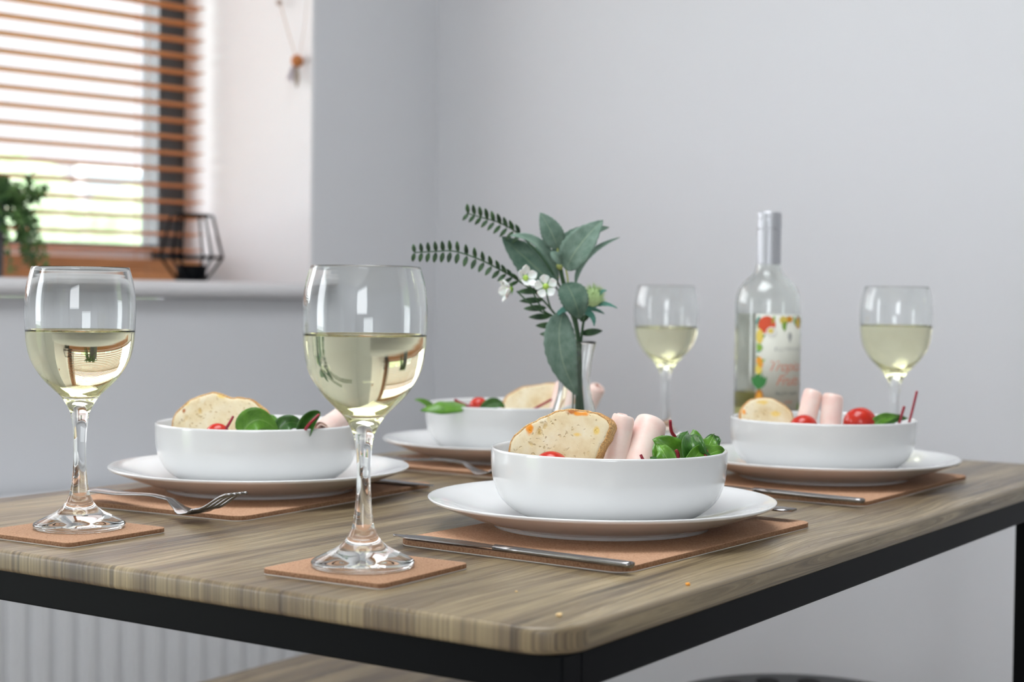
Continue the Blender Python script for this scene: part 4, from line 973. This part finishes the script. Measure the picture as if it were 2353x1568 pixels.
for p0, p1, p2, wp, nr in (((1345, 715, -.006), (1378, 700, -.012), (1416, 708, -.014), 17, (0, -.7, .7)), ((1350, 704, -.010), (1372, 676, -.016), (1391, 668, -.018), 13, (.2, -.8, .5)), ((1343, 718, -.008), (1358, 728, -.014), (1363, 750, -.016), 15, (.3, -1, .2)), ((1335, 716, -.008), (1300, 712, -.016), (1273, 731, -.018), 20, (0, -.8, .6)), ((1335, 716, .008), (1362, 712, .016), (1392, 722, .018), 14, (0, .8, .6))):
    P = [S(*p)-o0 for p in (p0, p1, p2)]; leafobj('bract', leafbm(*P, wp*kk, nr, .4, .06, .1, nl=14, nw=4), TEAL, thi, .0004)

# ================================================================= SILL THINGS
sl, zl = wallat(440, 640, .13)
lan = empty('candle_lantern', wall(sl, .13, ZSILL)); tag(lan, 'black geometric wire candle lantern on the right of the window sill', 'lantern')
mpx = (CORNER - WD*sl - WN*.13).y/FPX
bm = bmesh.new(); R0, R1, R2 = 32*mpx, 71*mpx, 47*mpx; H1, H2 = 56*mpx, 152*mpx; wr = .0026
pt = lambda r_, z_, k_: Vector((r_*math.cos(PI/3*k_+.35), r_*math.sin(PI/3*k_+.35), z_))
for k_ in range(6):
    for a_, b_ in ((pt(R0, wr, k_), pt(R0, wr, k_+1)), (pt(R1, H1, k_), pt(R1, H1, k_+1)), (pt(R2, H2, k_), pt(R2, H2, k_+1)), (pt(R0, wr, k_), pt(R1, H1, k_)), (pt(R1, H1, k_), pt(R2, H2, k_))): tube(bm, [a_, b_], wr, 8)
link('wire_frame', bm, BLACKM, lan)
bm = bmesh.new(); rc = 34*mpx; lathe(bm, [(0, .002), (rc*.8, .002), (rc, .006), (rc, 38*mpx), (rc-.002, 38*mpx), (rc-.002, 20*mpx), (0, 20*mpx)], 32); link('candle_cup', bm, BLACKM, lan)
bm = bmesh.new(); lathe(bm, [(0, 21*mpx), (rc*.6, 21*mpx), (rc*.6, 32*mpx), (0, 32*mpx)], 24); link('tealight', bm, M('white_wax', (.8, .78, .72), .5), lan)
s_, z_ = wallat(-62, 635, .12); pp = wall(s_, .12, ZSILL)
pot = empty('potted_plant', pp); tag(pot, 'trailing green plant in a dark grey pot at the left of the sill', 'plant')
POTM = M('dark_grey_ceramic', (.10, .10, .115), .5)
mp2 = pp.y/FPX; rp = 72*mp2; hp = 178*mp2
bm = bmesh.new(); lathe(bm, [(0, 0), (rp*.86, 0), (rp*.9, .003), (rp, hp-.004), (rp, hp), (rp-.004, hp), (rp-.006, hp-.012), (0, hp-.012)], 40); link('pot', bm, POTM, pot)
PLG = M('trailing_leaf_green', (.05, .13, .045), .55); n = N(PLG); n.col(n.ramp(n.noise(n.tc.outputs['Object'], 40, 2), [(.35, (.03, .09, .03)), (.65, (.12, .24, .06))]))
bm = bmesh.new(); random.seed(11)
def strand(pts):
    q = spline(pts, 8); tube(bm, q, .0009, 5)
    for p in q[2:]:
        for _ in range(2):
            d = Vector((random.uniform(-1, 1), random.uniform(-1, 1), random.uniform(-.8, .6))).normalized(); L_ = random.uniform(.008, .014)
            leafbm(p, p+d*L_*.5+Vector((0, 0, .001)), p+d*L_, L_*.62, (d.orthogonal()+Vector((0, -.6, .5))), .2, 0, nl=4, nw=2, bm=bm)
right = Vector((1, .1, 0)).normalized(); back = Vector((-.1, 1, 0))
for i in range(34):
    a = -1.5 + i*.085 + random.uniform(-.08, .08); dv = Vector((math.cos(a), math.sin(a)*.8, 0)); reach = random.uniform(.85, 2.0)*rp*1.05
    drop = random.uniform(.25, .95)*hp if i % 3 else -random.uniform(.05, .3)*hp
    top = Vector((0, 0, hp)) + dv*rp*1.05 + Vector((0, 0, .018))
    strand([Vector((0, 0, hp-.012)) + dv*rp*.3, top, Vector((0, 0, hp-.3*max(drop, 0))) + dv*(rp+reach*.5), Vector((0, 0, hp-drop)) + dv*(rp+reach*.75)])
for i in range(12):
    a = random.uniform(-3.1, 3.1); dv = Vector((math.cos(a), math.sin(a), 0)); strand([dv*rp*.3+Vector((0, 0, hp-.012)), dv*rp*.6+Vector((0, 0, hp+.02)), dv*rp*.95+Vector((0, 0, hp+.035)), dv*rp*1.25+Vector((0, 0, hp+.015))])
leafobj('foliage', bm, PLG, pot, .0004)['kind'] = 'stuff'

# hanging ornament in the reveal
def rv(px, py, off=.02):
    """point just in front of the right-hand reveal"""
    r = ray(px, py); O_ = wall(SR+off, 0, 0); t = (O_.dot(WD) - 0)/Vector((r.x, r.y, 0)).dot(WD); return Vector((0, 0, TZ+CH)) + r*t
orn = empty('hanging_ornament', rv(683, 140)); tag(orn, 'small wooden bead with feathers hanging on a cord against the white reveal', 'ornament'); o0 = orn.location
bm = bmesh.new()
tube(bm, [rv(683, 140)-o0, rv(664, 80)-o0, rv(650, 30)-o0, rv(636, -30)-o0, rv(560, -300, .008)-o0], .0011, 6); tube(bm, [rv(686, 140)-o0, rv(700, 60)-o0, rv(708, -40)-o0], .0007, 6)
link('cord', bm, M('jute_cord', (.62, .50, .42), .9), orn)
bm = bmesh.new(); bmesh.ops.create_icosphere(bm, subdivisions=3, radius=.0115); link('bead', bm, M('orange_wood', (.50, .17, .04), .5), orn)
FE = M('grey_brown_feather', (.40, .33, .27), .9); FE2 = M('pale_lilac_feather', (.62, .57, .62), .9)
for a_, b_, m_, wp in (((681, 148), (682, 202), FE, .011), ((674, 150), (668, 190), FE2, .014), ((678, 148), (658, 185), FE2, .008)):
    A, B = rv(*a_)-o0, rv(*b_)-o0; leafobj('feather', leafbm(A, (A+B)/2, B, wp, (.6, -.8, 0), .2, .02, nl=10, nw=4, blunt=.9), m_, orn, .0006)
bm = bmesh.new(); bmesh.ops.create_icosphere(bm, subdivisions=2, radius=.0065)
for v__ in bm.verts: v__.co += rv(642, 6)-o0
link('knot', bm, M('beige_knot', (.45, .36, .32), .9), orn)
